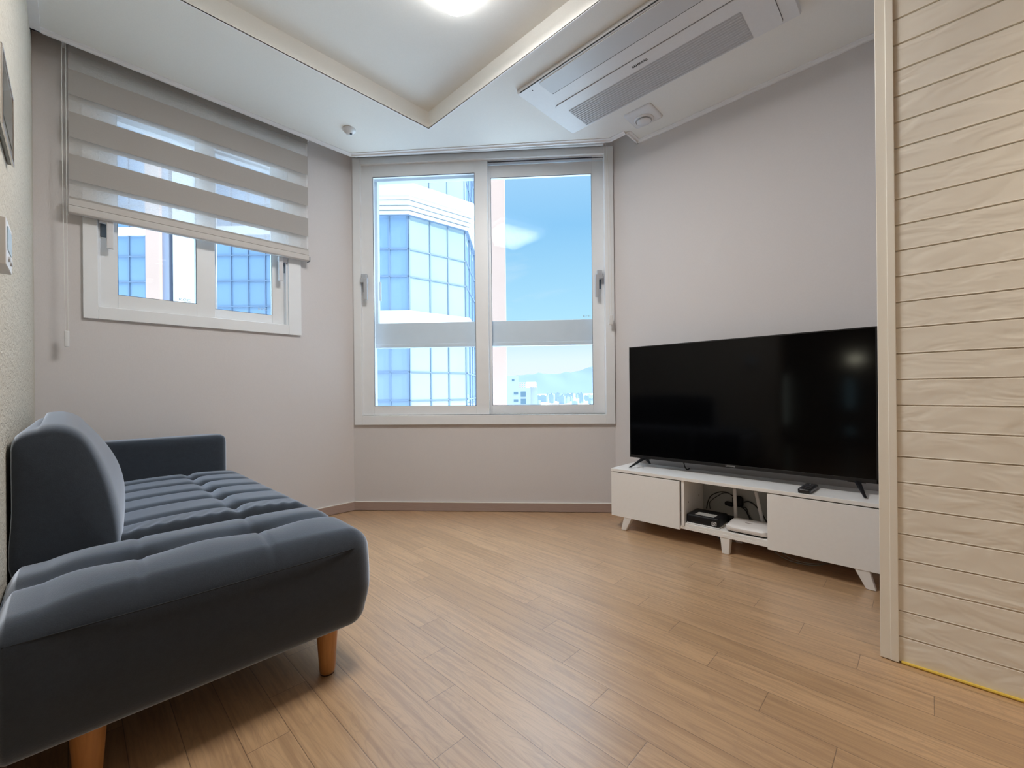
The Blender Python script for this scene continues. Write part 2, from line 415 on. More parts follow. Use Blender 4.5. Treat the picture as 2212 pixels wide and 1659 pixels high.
def text_mesh(name, s, size, M, material, parent, extrude=.0004, font_scale_x=1.0, spacing=1.0, bold=0):
    c = bpy.data.curves.new(name, 'FONT'); c.body = s; c.size = size; c.extrude = extrude; c.align_x = 'CENTER'; c.align_y = 'CENTER'
    c.space_character = spacing; c.offset = bold
    t = bpy.data.objects.new(name, c); COL.objects.link(t)
    dg = bpy.context.evaluated_depsgraph_get(); me = bpy.data.meshes.new_from_object(t.evaluated_get(dg))
    bpy.data.objects.remove(t)
    me.transform(Matrix.Diagonal((font_scale_x, 1, 1, 1))); me.transform(M)
    me.materials.clear(); me.materials.append(material)
    o = bpy.data.objects.new(name, me); COL.objects.link(o); o.parent = parent
    return o
def frameM(origin, xdir, ydir):
    x = Vector(xdir).normalized(); y = Vector(ydir).normalized(); z = x.cross(y)
    M = Matrix((x, y, z)).transposed().to_4x4(); M.translation = Vector(origin); return M

# ================================================================== room shell
A = Vector((1.303224, 2.735694, 0)); Bc = Vector((2.41293, 1.428882, 0))
tB = (Bc-A).normalized(); nB = Vector((.7622513, .6472812, 0))     # along the chamfer wall, and outward
angB = math.atan2(tB.y, tB.x); LB = (Bc-A).length
XL, XC, YA, XE, YE = -.11, 2.413, 2.7357, 1.632, .103
HC, HP = 2.29, 2.42

b = B(); prism(b, [(-3.2, -3.0), (2.6, -3.0), (2.6, 1.36), (2.60, 1.55), (1.42, 2.95), (-3.2, 2.95)], -.06, 0)
struct('floor', b, M_floor, 'oak-look strip floor of narrow staggered boards', 'floor')

# left wall (behind the sofa)
b = B(); box(b, XL-.15, XL, 1.0, YA, 0, HP)
struct('wall_left', b, M_wall_rough, 'rough textured cream wall behind the sofa', 'wall')
# back-left wall with the small window opening  (x .04-.97, z 1.13-2.25)
b = B()
wx0, wx1, wz0, wz1 = .060, .955, 1.150, 2.235
box(b, XL-.15, wx0, YA, YA+.2, 0, HP+.1); box(b, wx1, A.x, YA, YA+.2, 0, HP+.1)
box(b, wx0, wx1, YA, YA+.2, 0, wz0); box(b, wx0, wx1, YA, YA+.2, wz1, HP+.1)
prism(b, [(A.x, YA), (A.x+nB.x*.2, A.y+nB.y*.2), (A.x, YA+.2)], 0, HP+.1)
struct('wall_back_left', b, M_wall, 'pale greige wallpapered wall with the small window', 'wall')
# back wall (chamfer) in its own frame: x along, y outward
MB = Matrix.Rotation(angB, 4, 'Z'); MB.translation = A
# local y of the rotated frame points outward?
if (MB.to_3x3() @ Vector((0, 1, 0))).dot(nB) < 0: sgn = -1
else: sgn = 1
b = B()
s0, s1, z0, z1 = .03, 1.70, .585, 2.315
for q in ((0, s0, 0, HP+.1), (s1, LB, 0, HP+.1), (s0, s1, 0, z0), (s0, s1, z1, HP+.1)):
    box(b, q[0], q[1], 0, .2*sgn, q[2], q[3], MB)
struct('wall_back', b, M_wall, 'pale greige angled wall below the large window', 'wall')
b = B(); box(b, XC, XC+.2, -.05, Bc.y+.02, 0, HP+.1)
struct('wall_right', b, M_wall, 'plain greige wall behind the television', 'wall')
# short return closing the television niche
b = B(); box(b, XE+.165, XC+.2, -.20, -.05, 0, HP)
struct('wall_niche', b, M_wall, 'short return wall closing the television niche', 'wall')
# hall behind the camera
b = B()
box(b, -3.2, XE+.16, -3.0, -2.85, 0, HP); struct('wall_front', b, M_wall, 'greige hall wall behind the viewer', 'wall')
b = B(); box(b, -3.2, -3.05, -2.85, 2.8, 0, HP); struct('wall_far_left', b, M_wall, 'greige wall of the room beyond the opening', 'wall')
b = B(); box(b, -3.2, XL-.15, 2.8, 2.95, 0, HP); struct('wall_far_back', b, M_wall, 'greige end wall of the room beyond the opening', 'wall')

# cladding wall: boards as one relief mesh
PZ = .07277
b = B()
ys = [YE-.036, -2.85]; dep = .0045
prof = []
z = .0750-PZ+.0
edges = [z+PZ*k for k in range(0, 33)]
pts = [(XE+.16, 0.004)]
pts.append((XE, .004))
for e in edges[1:]:
    if e > HC-.01: break
    pts += [(XE, e-.0035), (XE+dep, e-.0008), (XE+dep, e+.0006), (XE-.0006, e+.0016), (XE, e+.004)]
pts += [(XE, HC), (XE+.16, HC)]
prism(b, pts, ys[0], ys[1], axis='Y')
o = struct('wall_near_right', b, M_ship, 'glossy cream wall clad in horizontal boards', 'wall')
b = B(); box(b, XE-.006, XE+.166, YE-.0365, YE, 0.002, HC); box(b, XE-.0085, XE+.0, YE-.0405, YE-.0225, .002, HC)
struct('trim_1', b, M_shiptrim, 'cream corner trim on the end of the boarded wall', 'trim', bevel=.0015)
b = B(); tube(b, [(XE-.003, YE-.045, .004), (XE-.004, -.1, .0045), (XE-.0035, -.35, .004), (XE-.003, -.8, .0045), (XE-.003, -2.8, .004)], .0042, seg=8)
struct('trim_2', b, M_yellow, 'thin yellow sealing strip at the foot of the boarded wall', 'trim')

# baseboards
BH = .056
b = B(); box(b, XL, A.x, YA-.010, YA, .003, BH)
o = struct('baseboard_back_left', b, M_base, 'brown pink skirting under the small window wall', 'baseboard')
b = B(); box(b, XL, A.x, YA-.011, YA, BH, BH+.004); obj('caulk_line', b, M_caulk, o)
b = B(); box(b, 0.0, LB, -.010*sgn, 0, .003, BH, MB)
o = struct('baseboard_back', b, M_base, 'brown pink skirting below the large window', 'baseboard')
b = B(); box(b, 0.0, LB, -.011*sgn, 0, BH, BH+.004, MB); obj('caulk_line', b, M_caulk, o)
b = B(); box(b, XC-.010, XC, -.05, Bc.y, .003, BH)
o = struct('baseboard_right', b, M_base, 'brown pink skirting behind the television stand', 'baseboard')
b = B(); box(b, XC-.011, XC, -.05, Bc.y, BH, BH+.004); obj('caulk_line', b, M_caulk, o)
b = B(); box(b, XL, XL+.010, 1.0, YA, .003, BH)
o = struct('baseboard_left', b, M_base, 'brown pink skirting behind the sofa', 'baseboard')

# ceiling: lower slab with a square recess and an open curtain pocket along the windows
RX0, RX1, RY0, RY1, RZ = .10, 1.436, .30, 2.042, 2.386
YL = 2.619
# lip corner points
pL = [(-.11, YL), (1.249, YL), (2.277, 1.365), (2.275, 1.258), (2.413, 1.258)]
b = B()
def slab(pts, z0=HC, z1=HP): prism(b, pts, z0, z1)
slab([(-3.2, -3.0), (2.613, -3.0), (2.613, RY0), (-3.2, RY0)])
slab([(-3.2, RY0), (RX0, RY0), (RX0, RY1), (-3.2, RY1)])
slab([(RX1, RY0), (2.413, RY0), (2.413, 1.258), (2.275, 1.258), (2.277, 1.365), (RX1, pL[1][1]-(RX1-1.249)/(2.277-1.249)*(YL-1.365))])
slab([(-3.2, RY1), (RX1, RY1), (RX1, pL[1][1]-(RX1-1.249)/(2.277-1.249)*(YL-1.365)), (1.249, YL), (-.11, YL), (-.11, 2.96), (-3.2, 2.96)])
box(b, RX0-.05, RX1+.05, RY0-.05, RY1+.05, RZ, HP+.05)
prism(b, [(-.3, 2.5), (1.2, 2.5), (2.2, 1.25), (2.62, 1.1), (2.62, 1.6), (1.45, 2.95), (-.3, 2.95)], HP, HP+.08)
struct('ceiling', b, M_ceil, 'white papered ceiling with a recessed square tray', 'ceiling')
# mouldings along the lip
def along(p, q, w, h, z, side):
    """strip hanging at edge p-q, w inward, from z down h"""
    p = Vector((*p, 0)); q = Vector((*q, 0)); d = (q-p).normalized(); n = Vector((-d.y, d.x, 0))*side
    bb = B(); pr = [(0, 0), (0, -h), (w*.35, -h), (w*.55, -h*.45), (w, -h*.3), (w, 0)]
    lo = [bb.verts.new(p+n*a+Vector((0, 0, z+c))) for a, c in pr]; hi = [bb.verts.new(q+n*a+Vector((0, 0, z+c))) for a, c in pr]
    k = len(pr); bb.faces.new(lo[::-1]); bb.faces.new(hi)
    for i in range(k): bb.faces.new((lo[i], lo[(i+1) % k], hi[(i+1) % k], hi[i]))
    return bb
mould = [((-.11, YL), (1.249, YL), -1, 'thin white ceiling moulding above the small window'),
         ((1.249, YL), (2.277, 1.365), -1, 'thin white ceiling moulding above the large window'),
         ((2.277, 1.365), (2.275, 1.258), -1, 'tiny white ceiling moulding at the side of the corner notch'),
         ((2.275, 1.258), (2.413, 1.258), -1, 'short white ceiling moulding closing the corner notch'),
         ((2.413, 1.258), (2.413, -.05), -1, 'thin white ceiling moulding above the television wall')]
for i, (p, q, sd_, lab) in enumerate(mould):
    struct('trim_%d' % (i+3), along(p, q, .026, .012, HC, sd_), M_mould, lab, 'trim')
b = B(); box(b, XL, XL+.03, 1.0, YL, HC-.012, HC)
struct('trim_8', b, M_mould, 'thin white ceiling moulding above the sofa wall', 'trim')
# recess edge bead
for i, (x0, x1, y0, y1, lab) in enumerate(((RX0, RX1, RY1-.0, RY1+.006, 'white bead on the window side of the ceiling tray'), (RX1, RX1+.006, RY0, RY1+.006, 'white bead on the television side of the ceiling tray'))):
    b = B(); box(b, x0, x1, y0, y1, HC-.002, HC+.004); struct('trim_%d' % (i+9), b, M_mould, lab, 'trim')

# ================================================================== windows
def ring(bm, x0, x1, z0, z1, l, r, bt, tp, y0, y1, M):
    """rectangular frame: widths left/right/bottom/top"""
    box(bm, x0, x0+l, y0, y1, z0, z1, M); box(bm, x1-r, x1, y0, y1, z0, z1, M)
    box(bm, x0+l, x1-r, y0, y1, z0, z0+bt, M); box(bm, x0+l, x1-r, y0, y1, z1-tp, z1, M)
def gasket(bm, x0, x1, z0, z1, y, M, w=.003):
    ring(bm, x0-w*.3, x1+w*.3, z0-w*.3, z1+w*.3, w, w, w, w, y, y+.004, M)

# ---- large window; local frame: x along wall, y outward, z up
w1 = thing('window_1', 'large white two-sash sliding window in the angled wall', 'window', A, angB, kind='structure')
I = Matrix.Identity(4) if sgn > 0 else Matrix.Diagonal((1, -1, 1, 1))
b = B(); ring(b, .014, 1.713, .566, 2.328, .052, .056, .062, .044, -.018, .20, I)
ring(b, .055, 1.668, .618, 2.292, .012, .012, .010, .010, .0, .19, I)
box(b, .066, 1.657, .028, .034, .628, .634, I)
obj('window_frame', b, M_frame, w1, bevel=.002)
def sash(parent, nm, x0, x1, z0, z1, l, r, bt, tp, y0, y1, M, ms=M_frame, lab=None):
    bb = B(); ring(bb, x0, x1, z0, z1, l, r, bt, tp, y0, y1, M)
    s = obj(nm, bb, ms, parent, bevel=.0015)
    if lab: s['label'] = lab
    bb = B(); gasket(bb, x0+l, x1-r, z0+bt, z1-tp, y0+.002, M); obj('gasket', bb, M_gasket, s)
    bb = B(); ym = (y0+y1)/2; box(bb, x0+l-.004, x1-r+.004, ym-.003, ym+.003, z0+bt-.004, z1-tp+.004, M); obj('pane', bb, M_glass, s)
    return s
sa = sash(w1, 'sash', .066, .908, .630, 2.290, .076, .084, .058, .082, .004, .034, I, lab='inner left sash')
sb = sash(w1, 'sash', .850, 1.657, .634, 2.268, .075, .074, .053, .080, .040, .070, I, lab='inner right sash')
b = B(); box(b, 1.583, 1.655, .0, .040, 2.272, 2.292, I); obj('stopper_block', b, M_frame, w1, bevel=.001)
b = B(); box(b, .91, 1.657, .004, .010, 2.270, 2.276, I); obj('track_line', b, M_gasket, w1)
# outer fixed frame with the mid rail
b = B()
ring(b, .060, 1.665, .60, 2.30, .050, .055, .080, .076, .10, .145, I)
box(b, .10, 1.62, .10, .145, 1.084, 1.252, I)
box(b, .10, 1.62, .092, .10, 1.084, 1.108, I)
box(b, .805, .915, .10, .145, .66, 2.23, I)
box(b, .110, .134, .104, .145, 1.25, 2.24, I); box(b, 1.60, 1.615, .104, .145, 1.25, 2.24, I)
fo = obj('outer_frame', b, M_frame_out, w1, bevel=.002)
for (xa, xb, za, zb) in ((.130, .808, 1.248, 2.232), (.912, 1.606, 1.248, 2.232), (.108, .808, .676, 1.088), (.912, 1.612, .676, 1.088)):
    b = B(); box(b, xa, xb, .118, .124, za, zb, I); obj('pane', b, M_glass, fo)
for (xm, zm, mr) in ((1.555, 1.275, 0), (.775, .705, 0)):
    text_mesh('glass_mark', 'KCC', .018, frameM((xm, .1165 if sgn > 0 else -.1165, zm), (1, 0, 0), (0, 0, 1)), M_ink_grey, fo, extrude=.0002, font_scale_x=1.4)
def handle(parent, x, ztop, side, M, y=0.0, mlever=M_handle, mbase=M_handle_dark, sc=1.0):
    """window handle: base on the stile, arm and hanging grip; side = +1 grip toward +x of base"""
    bb = B(); box(bb, x-.013, x+.013, y-.010, y+.002, ztop-.115*sc, ztop+.004, M)
    h = obj('handle_base', bb, mbase, parent, bevel=.002)
    bb = B(); box(bb, x-.016, x+.016, y-.030, y-.008, ztop-.030, ztop, M); obj('latch_block', bb, mlever, h, bevel=.002)
    bb = B(); g = x+side*.018
    box(bb, min(x-.018, g-.012), max(x+.018, g+.012), y-.046, y-.022, ztop-.060*sc, ztop-.030*sc, M)
    box(bb, g-.0125, g+.0125, y-.050, y-.034, ztop-.175*sc, ztop-.034*sc, M)
    obj('grip', bb, mlever, h, bevel=.003)
    return h
handle(w1, .088, 1.560, 1, I, y=.004)
handle(w1, 1.626, 1.552, -1, I, y=.040)
b = B(); box(b, .148, .160, .088, .104, 1.405, 1.535, I); obj('pull_handle', b, M_frame_out, fo, bevel=.003)

# ---- small window in the left back wall; x = world x, y outward
w2 = thing('window_2', 'small white two-sash sliding window half covered by the blind', 'window', (0, YA, 0), 0, kind='structure')
I2 = Matrix.Identity(4)
b = B(); ring(b, .038, .973, 1.129, 2.262, .050, .070, .057, .060, -.016, .20, I2)
ring(b, .087, .905, 1.183, 2.21, .010, .012, .006, .010, 0.0, .19, I2)
obj('window_frame', b, M_frame, w2, bevel=.002)
b = B()
for k in range(3): box(b, .60, .86, -.0165, -.0150, 2.214+k*.011, 2.219+k*.011, I2)
obj('vent_slit', b, M_ac_flap, w2)
sash(w2, 'sash', .092, .540, 1.186, 2.200, .063, .081, .066, .075, .004, .034, I2, lab='inner left sash')
sash(w2, 'sash', .480, .906, 1.190, 2.196, .062, .076, .052, .075, .040, .070, I2, lab='inner right sash')
b = B()
ring(b, .088, .915, 1.17, 2.21, .060, .058, .078, .09, .10, .145, I2)
box(b, .472, .566, .10, .145, 1.20, 2.16, I2)
fo2 = obj('outer_frame', b, M_frame_out, w2, bevel=.002)
for (xa, xb) in ((.145, .475), (.562, .86)):
    b = B(); box(b, xa, xb, .118, .124, 1.24, 2.13, I2); obj('pane', b, M_glass, fo2)
for xm in (.425, .80): text_mesh('glass_mark', 'KCC', .018, frameM((xm, .1165, 1.285), (1, 0, 0), (0, 0, 1)), M_ink_grey, fo2, extrude=.0002, font_scale_x=1.4)
handle(w2, .110, 1.628, 1, I2, y=.004, mlever=M_handle_white)
handle(w2, .880, 1.616, -1, I2, y=.030, mlever=M_handle_white)
b = B(); box(b, .838, .846, .088, .104, 1.46, 1.585, I2); obj('pull_handle', b, M_frame_out, fo2, bevel=.002)

# ================================================================== blinds
bl = thing('zebra_blind', 'taupe zebra roller blind half lowered over the small window', 'blind', (.50, 2.68, 2.36))
def L(p): return p
def bobj(nm, bm_, m_, par, **kw):
    o = obj(nm, bm_, m_, par, **kw); o.matrix_parent_inverse = Matrix.Translation(-Vector(par.location)); return o
b = B(); box(b, -.003, 1.003, 2.6795, 2.6805, 1.605, 2.36); f1 = bobj('shade_fabric', b, M_shade, bl)
b = B(); box(b, -.001, 1.001, 2.6995, 2.7005, 1.590, 2.36)
for v in b.verts: v.co.z += 0
f2 = bobj('shade_fabric', b, M_shade, bl)
# shift the weave of the rear layer slightly by moving origin
f2.data.transform(Matrix.Translation((0, 0, .014))); f2.location.z -= .014
b = B()
prism(b, [(2.668, 1.580), (2.668, 1.600), (2.676, 1.612), (2.700, 1.612), (2.706, 1.600), (2.706, 1.584), (2.698, 1.577), (2.676, 1.575)], -.006, 1.006, axis='X')
bt = bobj('bottom_rail', b, M_blindbar, bl, smooth=False, bevel=.002)
b = B(); box(b, -.004, 1.004, 2.674, 2.684, 1.612, 1.640); bobj('bottom_hem', b, M_blindbar, bl, bevel=.001)
b = B(); box(b, 1.004, 1.009, 2.666, 2.708, 1.574, 1.602); bobj('end_cap', b, M_handle_dark, bl, bevel=.001)
b = B(); cyl(b, (-.01, 2.69, 2.365), .026, .026, 1.02, axis='X'); bobj('roller_tube', b, M_blindbar, bl, smooth=True)
for xa_ in (-.02, 1.012):
    b = B(); box(b, xa_, xa_+.008, 2.655, 2.735, 2.32, 2.41); bobj('bracket', b, M_mould, bl)
b = B()
for dx in (-.006, .006): tube(b, [(-.015+dx, 2.665, 2.36), (-.016+dx, 2.668, 1.8), (-.014+dx*.7, 2.672, 1.06)], .0013, seg=6, sub=10)
bobj('pull_cord', b, M_cord, bl)
b = B(); box(b, -.0215, -.0055, 2.666, 2.678, .990, 1.060); bobj('cord_weight', b, M_weight, bl, bevel=.004)

b2 = thing('roller_blind', 'rolled-up roller blind tucked in the pocket above the large window', 'blind', A, angB)
Iy = I
b = B(); cyl(b, (.045, -.070*sgn, 2.385), .022, .022, 1.60, axis='X'); obj('roller_tube', b, M_frame, b2, smooth=True)
b = B(); box(b, .045, 1.645, -.050, -.046, 2.335, 2.385, I); box(b, .045, 1.645, -.056, -.040, 2.318, 2.336, I); obj('shade_fabric', b, M_frame, b2, bevel=.001)
b = B()
for k, ds in enumerate((0, .014)):
    tube(b, [(1.660+ds*.6, -.062*sgn, 2.38), (1.668+ds, -.060*sgn, 1.9), (1.672+ds*1.2, -.058*sgn, 1.5), (1.676+ds*.8, -.056*sgn, 1.23)], .0012, seg=6, sub=8)
obj('pull_cord', b, M_cord, b2)
b = B(); box(b, 1.671, 1.695, -.064, -.050, 1.188, 1.250, I); obj('cord_weight', b, M_weight, b2, bevel=.004)
for xa_ in (.03, 1.645):
    b = B(); box(b, xa_, xa_+.015, -.095, -.0, 2.34, 2.41, I); obj('bracket', b, M_mould, b2)

# ================================================================== ceiling things
lamp = thing('ceiling_lamp', 'lit square white ceiling lamp with rounded corners', 'ceiling lamp', (.876, 1.141, RZ))
b = B(); box(b, -.24, .24, -.24, .24, -.014, 0); obj('lamp_base', b, M_lampbase, lamp, bevel=.01)
b = B(); rbox(b, (-.274, -.274, -.058), (.274, .274, -.014), (.065, .065, .020), 28, 28, 6); obj('diffuser', b, M_lamp, lamp, smooth=True)
_al = bpy.data.lights.new('ceiling_lamp_leds', 'AREA'); _al.shape = 'SQUARE'; _al.size = .44; _al.energy = 21; _al.color = (1, .965, .93)
_ao = bpy.data.objects.new('ceiling_lamp_leds', _al); COL.objects.link(_ao); _ao.parent = lamp; _ao.location = (0, 0, -.0595)

ac = thing('air_conditioner', 'white one-way ceiling cassette air conditioner with louvred grille', 'air conditioner', (1.80, .907, HC))
def ao(nm, bm_, m_, par=None, **kw):
    o = obj(nm, bm_, m_, par or ac, **kw); o.matrix_parent_inverse = Matrix.Translation(-Vector(ac.location)); return o
def ao2(nm, bm_, m_, par, **kw):
    return obj(nm, bm_, m_, par, **kw)
ax0, ax1, ay0, ay1 = 1.567, 2.036, .349, 1.468
zb = HC-.022
b = B(); box(b, ax0, ax1, ay0, ay1, zb+.006, HC)
prism(b, [(ax0+.002, ay0+.002), (ax1-.002, ay0+.002), (ax1-.002, ay1-.002), (ax0+.002, ay1-.002)], zb, zb+.006)
body = ao('housing', b, M_ac, bevel=.004)
def rr(x0, x1, y0, y1, r, n=6, corners=(1, 1, 1, 1)):
    pts = []
    for (cx_, cy_, a0, on) in ((x1-r, y1-r, 0, corners[0]), (x0+r, y1-r, 90, corners[1]), (x0+r, y0+r, 180, corners[2]), (x1-r, y0+r, 270, corners[3])):
        if on:
            for k in range(n+1):
                a = math.radians(a0+90*k/n); pts.append((cx_+r*math.cos(a), cy_+r*math.sin(a)))
        else:
            pts.append({0: (x1, y1), 90: (x0, y1), 180: (x0, y0), 270: (x1, y0)}[a0])
    return pts
# vane
b = B(); prism(b, rr(1.582, 1.6865, .425, 1.338, .012), zb-.004, zb+.001); ao('vane', b, M_ac_flap, bevel=.001)
b = B(); box(b, 1.6870, 1.6915, .425, 1.336, zb-.0012, zb+.001); ao('vane_slot', b, M_slot)
b = B(); box(b, 1.5675, 1.5715, .36, 1.45, zb-.0006, zb+.0020); ao('edge_slot', b, M_slot)
# front panel with thin seam
b = B(); prism(b, rr(1.7720, 2.026, .408, 1.392, .022), zb-.0040, zb+.001); fp = ao('grille_panel', b, M_ac, bevel=.0008)
b = B(); prism(b, rr(1.7704, 2.0276, .4064, 1.3936, .0235), zb-.0006, zb+.001); ao('panel_seam', b, M_gasket)
b = B()
for k in range(12):
    xa = 1.846+k*.0146
    ya, yb = 1.352-(.0 if k > 1 else .0), .520
    prism(b, [(xa, zb-.0040), (xa+.0085, zb-.0040), (xa+.0085, zb-.0062), (xa+.003, zb-.0072)], yb, ya, axis='Y')
ao('louvre', b, M_grille)
b = B(); prism(b, rr(1.843, 2.020, .516, 1.356, .008), zb-.0046, zb-.0030); ao('grille_opening', b, mat('recess grey', (.46, .47, .49), rough=.6))
lg = text_mesh('logo', 'SAMSUNG', .0165, frameM((1.8085, .928, zb-.0044), (0, -1, 0), (-1, 0, 0)), M_ink, ac, extrude=.0003, font_scale_x=.93, spacing=1.08, bold=.0006)
lg.matrix_parent_inverse = Matrix.Translation(-Vector(ac.location))
b = B(); cyl(b, (1.600, 1.392, zb-.0006), .0028, .0028, .001, 12); cyl(b, (1.594, 1.405, zb-.0006), .0018, .0018, .001, 12); ao('indicator', b, M_slot)

vt = thing('ceiling_vent', 'small white square vent with a round disc beside the air conditioner', 'vent', (2.205, 1.113, HC))
b = B(); rbox(b, (-.082, -.080, -.010), (.080, .080, .002), (.016, .016, .008), 14, 14, 4); obj('plate', b, M_ac, vt, smooth=True)
b = B(); lathe(b, (.018, .006, 0), [(.052, -.006), (.052, -.013), (.046, -.018), (.043, -.018), (.042, -.012)]); obj('collar', b, M_ac, vt, smooth=False, bevel=.001)
b = B(); lathe(b, (.018, .006, 0), [(.020, -.008), (.034, -.016), (.0385, -.022), (.036, -.025), (.0, -.027)]); obj('disc', b, M_ac, vt, smooth=True)

dt = thing('motion_sensor', 'small round white sensor on the ceiling above the window corner', 'sensor', (1.118, 2.368, HC))
b = B(); lathe(b, (0, 0, 0), [(.036, 0), (.036, -.006), (.030, -.013), (.022, -.016), (.018, -.026), (.0, -.030)]); obj('housing', b, M_ac, dt, smooth=True)
b = B(); cyl(b, (.006, -.010, -.0310), .0075, .008, .010, 6, M=None); obj('lens', b, M_handle_dark, dt)

# ================================================================== wall things on the left
ic = thing('video_intercom', 'dark flat video intercom with silver rim high on the rough wall', 'intercom', (XL, 1.530, 1.445))
b = B(); box(b, 0, .0105, -.126, .126, -.083, .083); obj('body', b, M_intercom, ic, bevel=.001)
b = B()
for q in ((-.128, .128, -.086, -.083), (-.128, .128, .083, .086), (-.128, -.125, -.083, .083), (.125, .128, -.083, .083)): box(b, .008, .0125, *q)
obj('rim', b, M_silver, ic, bevel=.0008)
b = B(); box(b, .0105, .0112, -.10, .10, -.055, .065); obj('screen', b, M_intercom, ic)
sw = thing('thermostat', 'white boxy thermostat on the rough wall below the intercom', 'thermostat', (XL, 1.232, 1.059))
b = B(); box(b, 0, .030, -.050, .050, -.043, .043); obj('housing', b, M_ac, sw, bevel=.002)
b = B(); box(b, .030, .0312, -.034, .034, -.012, .030); obj('display', b, M_intscreen, sw)
b = B(); box(b, .004, .022, -.0512, -.050, -.010, .032); obj('sticker', b, M_intscreen, sw)
for yb_ in (-.02, .02):
    b = B(); cyl(b, (.030, yb_, -.027), .005, .005, .003, 12, axis='X'); obj('button', b, M_ac_flap, sw)

# ================================================================== sofa
sofa = thing('sofa', 'dark slate fabric two-seat sofa with tufted seat and open chaise end', 'sofa', (.24, 1.90, 0))
def so(nm, bm_, m_, par=None, **kw):
    o = obj(nm, bm_, m_, par or sofa, **kw)
    if par is None: o.matrix_parent_inverse = Matrix.Translation(-Vector(sofa.location))
    return o
X0 = XL+.012
def gauss(d, w): return math.exp(-(d/w)**2)
def chaise_fn(p, n):
    p = p.copy()
    top = max(0, n.z)
    u = (p.x-X0)/(.600-X0); v = (p.y-1.150)/(1.560-1.150)
    if n.z > .3:
        d = 0
        for tx in (.112, .358):
            r = math.hypot((p.x-tx)/1.25, p.y-1.372)
            d += .036*math.exp(-(r/.026)**2) + .022*math.exp(-(r/.080)**2)
            # seams running from the tufts to the near and far edges
            d += .0050*gauss(p.x-tx-.012*math.sin((p.y-1.372)*6), .007)*min(1, max(0, (abs(p.y-1.372))/.03))
        # groove along x through the tufts
        d += .021*gauss(p.y-1.372, .030)
        crown = .029*(1-(2*v-1)**2)*(1-abs(2*u-1)**4)
        p.z += top*(crown-d-.026*max(0, 1-(p.x-X0)/.14)**2)
    ex = max(0, min(1, (p.x-.46)/.12)); ey = max(0, min(1, (1.26-p.y)/.09)); low = max(0, (.235-p.z)/.115)**1.6
    hb = math.sin(math.pi*min(1, max(0, (p.z-.12)/.26)))
    p.x += ex*(.006*hb - .020*low); p.y += ey*(.012*low - .005*hb)
    if p.x < X0+.05: p.x = X0+(p.x-X0)*.3 - .008*(1-(p.x-X0)/.05)
    if p.z < .172: p.z = .122+.05*max(0, (p.z-.122)/.05)**2.0
    return p
b = B(); rbox(b, (X0, 1.150, .122), (.600, 1.560, .388), (.050, .045, .050), 90, 60, 26, chaise_fn)
ch = so('chaise_seat', b, M_fab, smooth=True)
# welt line between top and side panels of the chaise
b = B()
tube(b, [(X0+.01, 1.1500, .3440), (.10, 1.1445, .3445), (.30, 1.1435, .3450), (.50, 1.1460, .3455), (.555, 1.1535, .3460), (.588, 1.180, .3460), (.604, 1.24, .3460), (.606, 1.40, .3460), (.603, 1.50, .3460)], .0014, seg=6)
obj('piping', b, M_seam, ch, smooth=True).matrix_parent_inverse = Matrix.Identity(4)
def seat_fn(p, n):
    p = p.copy(); top = max(0, n.z)
    y0_, y1_ = 1.562, 2.515
    tuf = [1.700, 1.880, 2.055, 2.230, 2.400]
    if n.z > .3:
        d = 0
        for ty in tuf:
            d += .018*gauss(p.y-ty, .019)*(1-.45*min(1, abs(p.x-.375)/.25))
            d += .016*math.exp(-(math.hypot(p.x-.375, p.y-ty)/.034)**2)
        d += .012*gauss(p.x-.375, .016)
        u = (p.x-.05)/(.600-.05)
        crown = .020*(1-abs(2*min(1, max(0, u))-1)**3)
        w = .0018*math.sin(p.x*150+2*math.sin(p.y*37))*gauss(p.y-1.60, .035)
        p.z += top*(crown-d+w)
    ex = max(0, min(1, (p.x-.46)/.12)); low = max(0, (.235-p.z)/.115)**1.6
    p.x += ex*(.008*math.sin(math.pi*min(1, max(0, (p.z-.12)/.28))) - .020*low)
    if p.x < X0+.055: p.x = X0+(p.x-X0)*.25
    return p
b = B(); rbox(b, (X0, 1.562, .122), (.597, 2.515, .390), (.055, .030, .055), 90, 190, 22, seat_fn)
so('seat', b, M_fab, smooth=True)
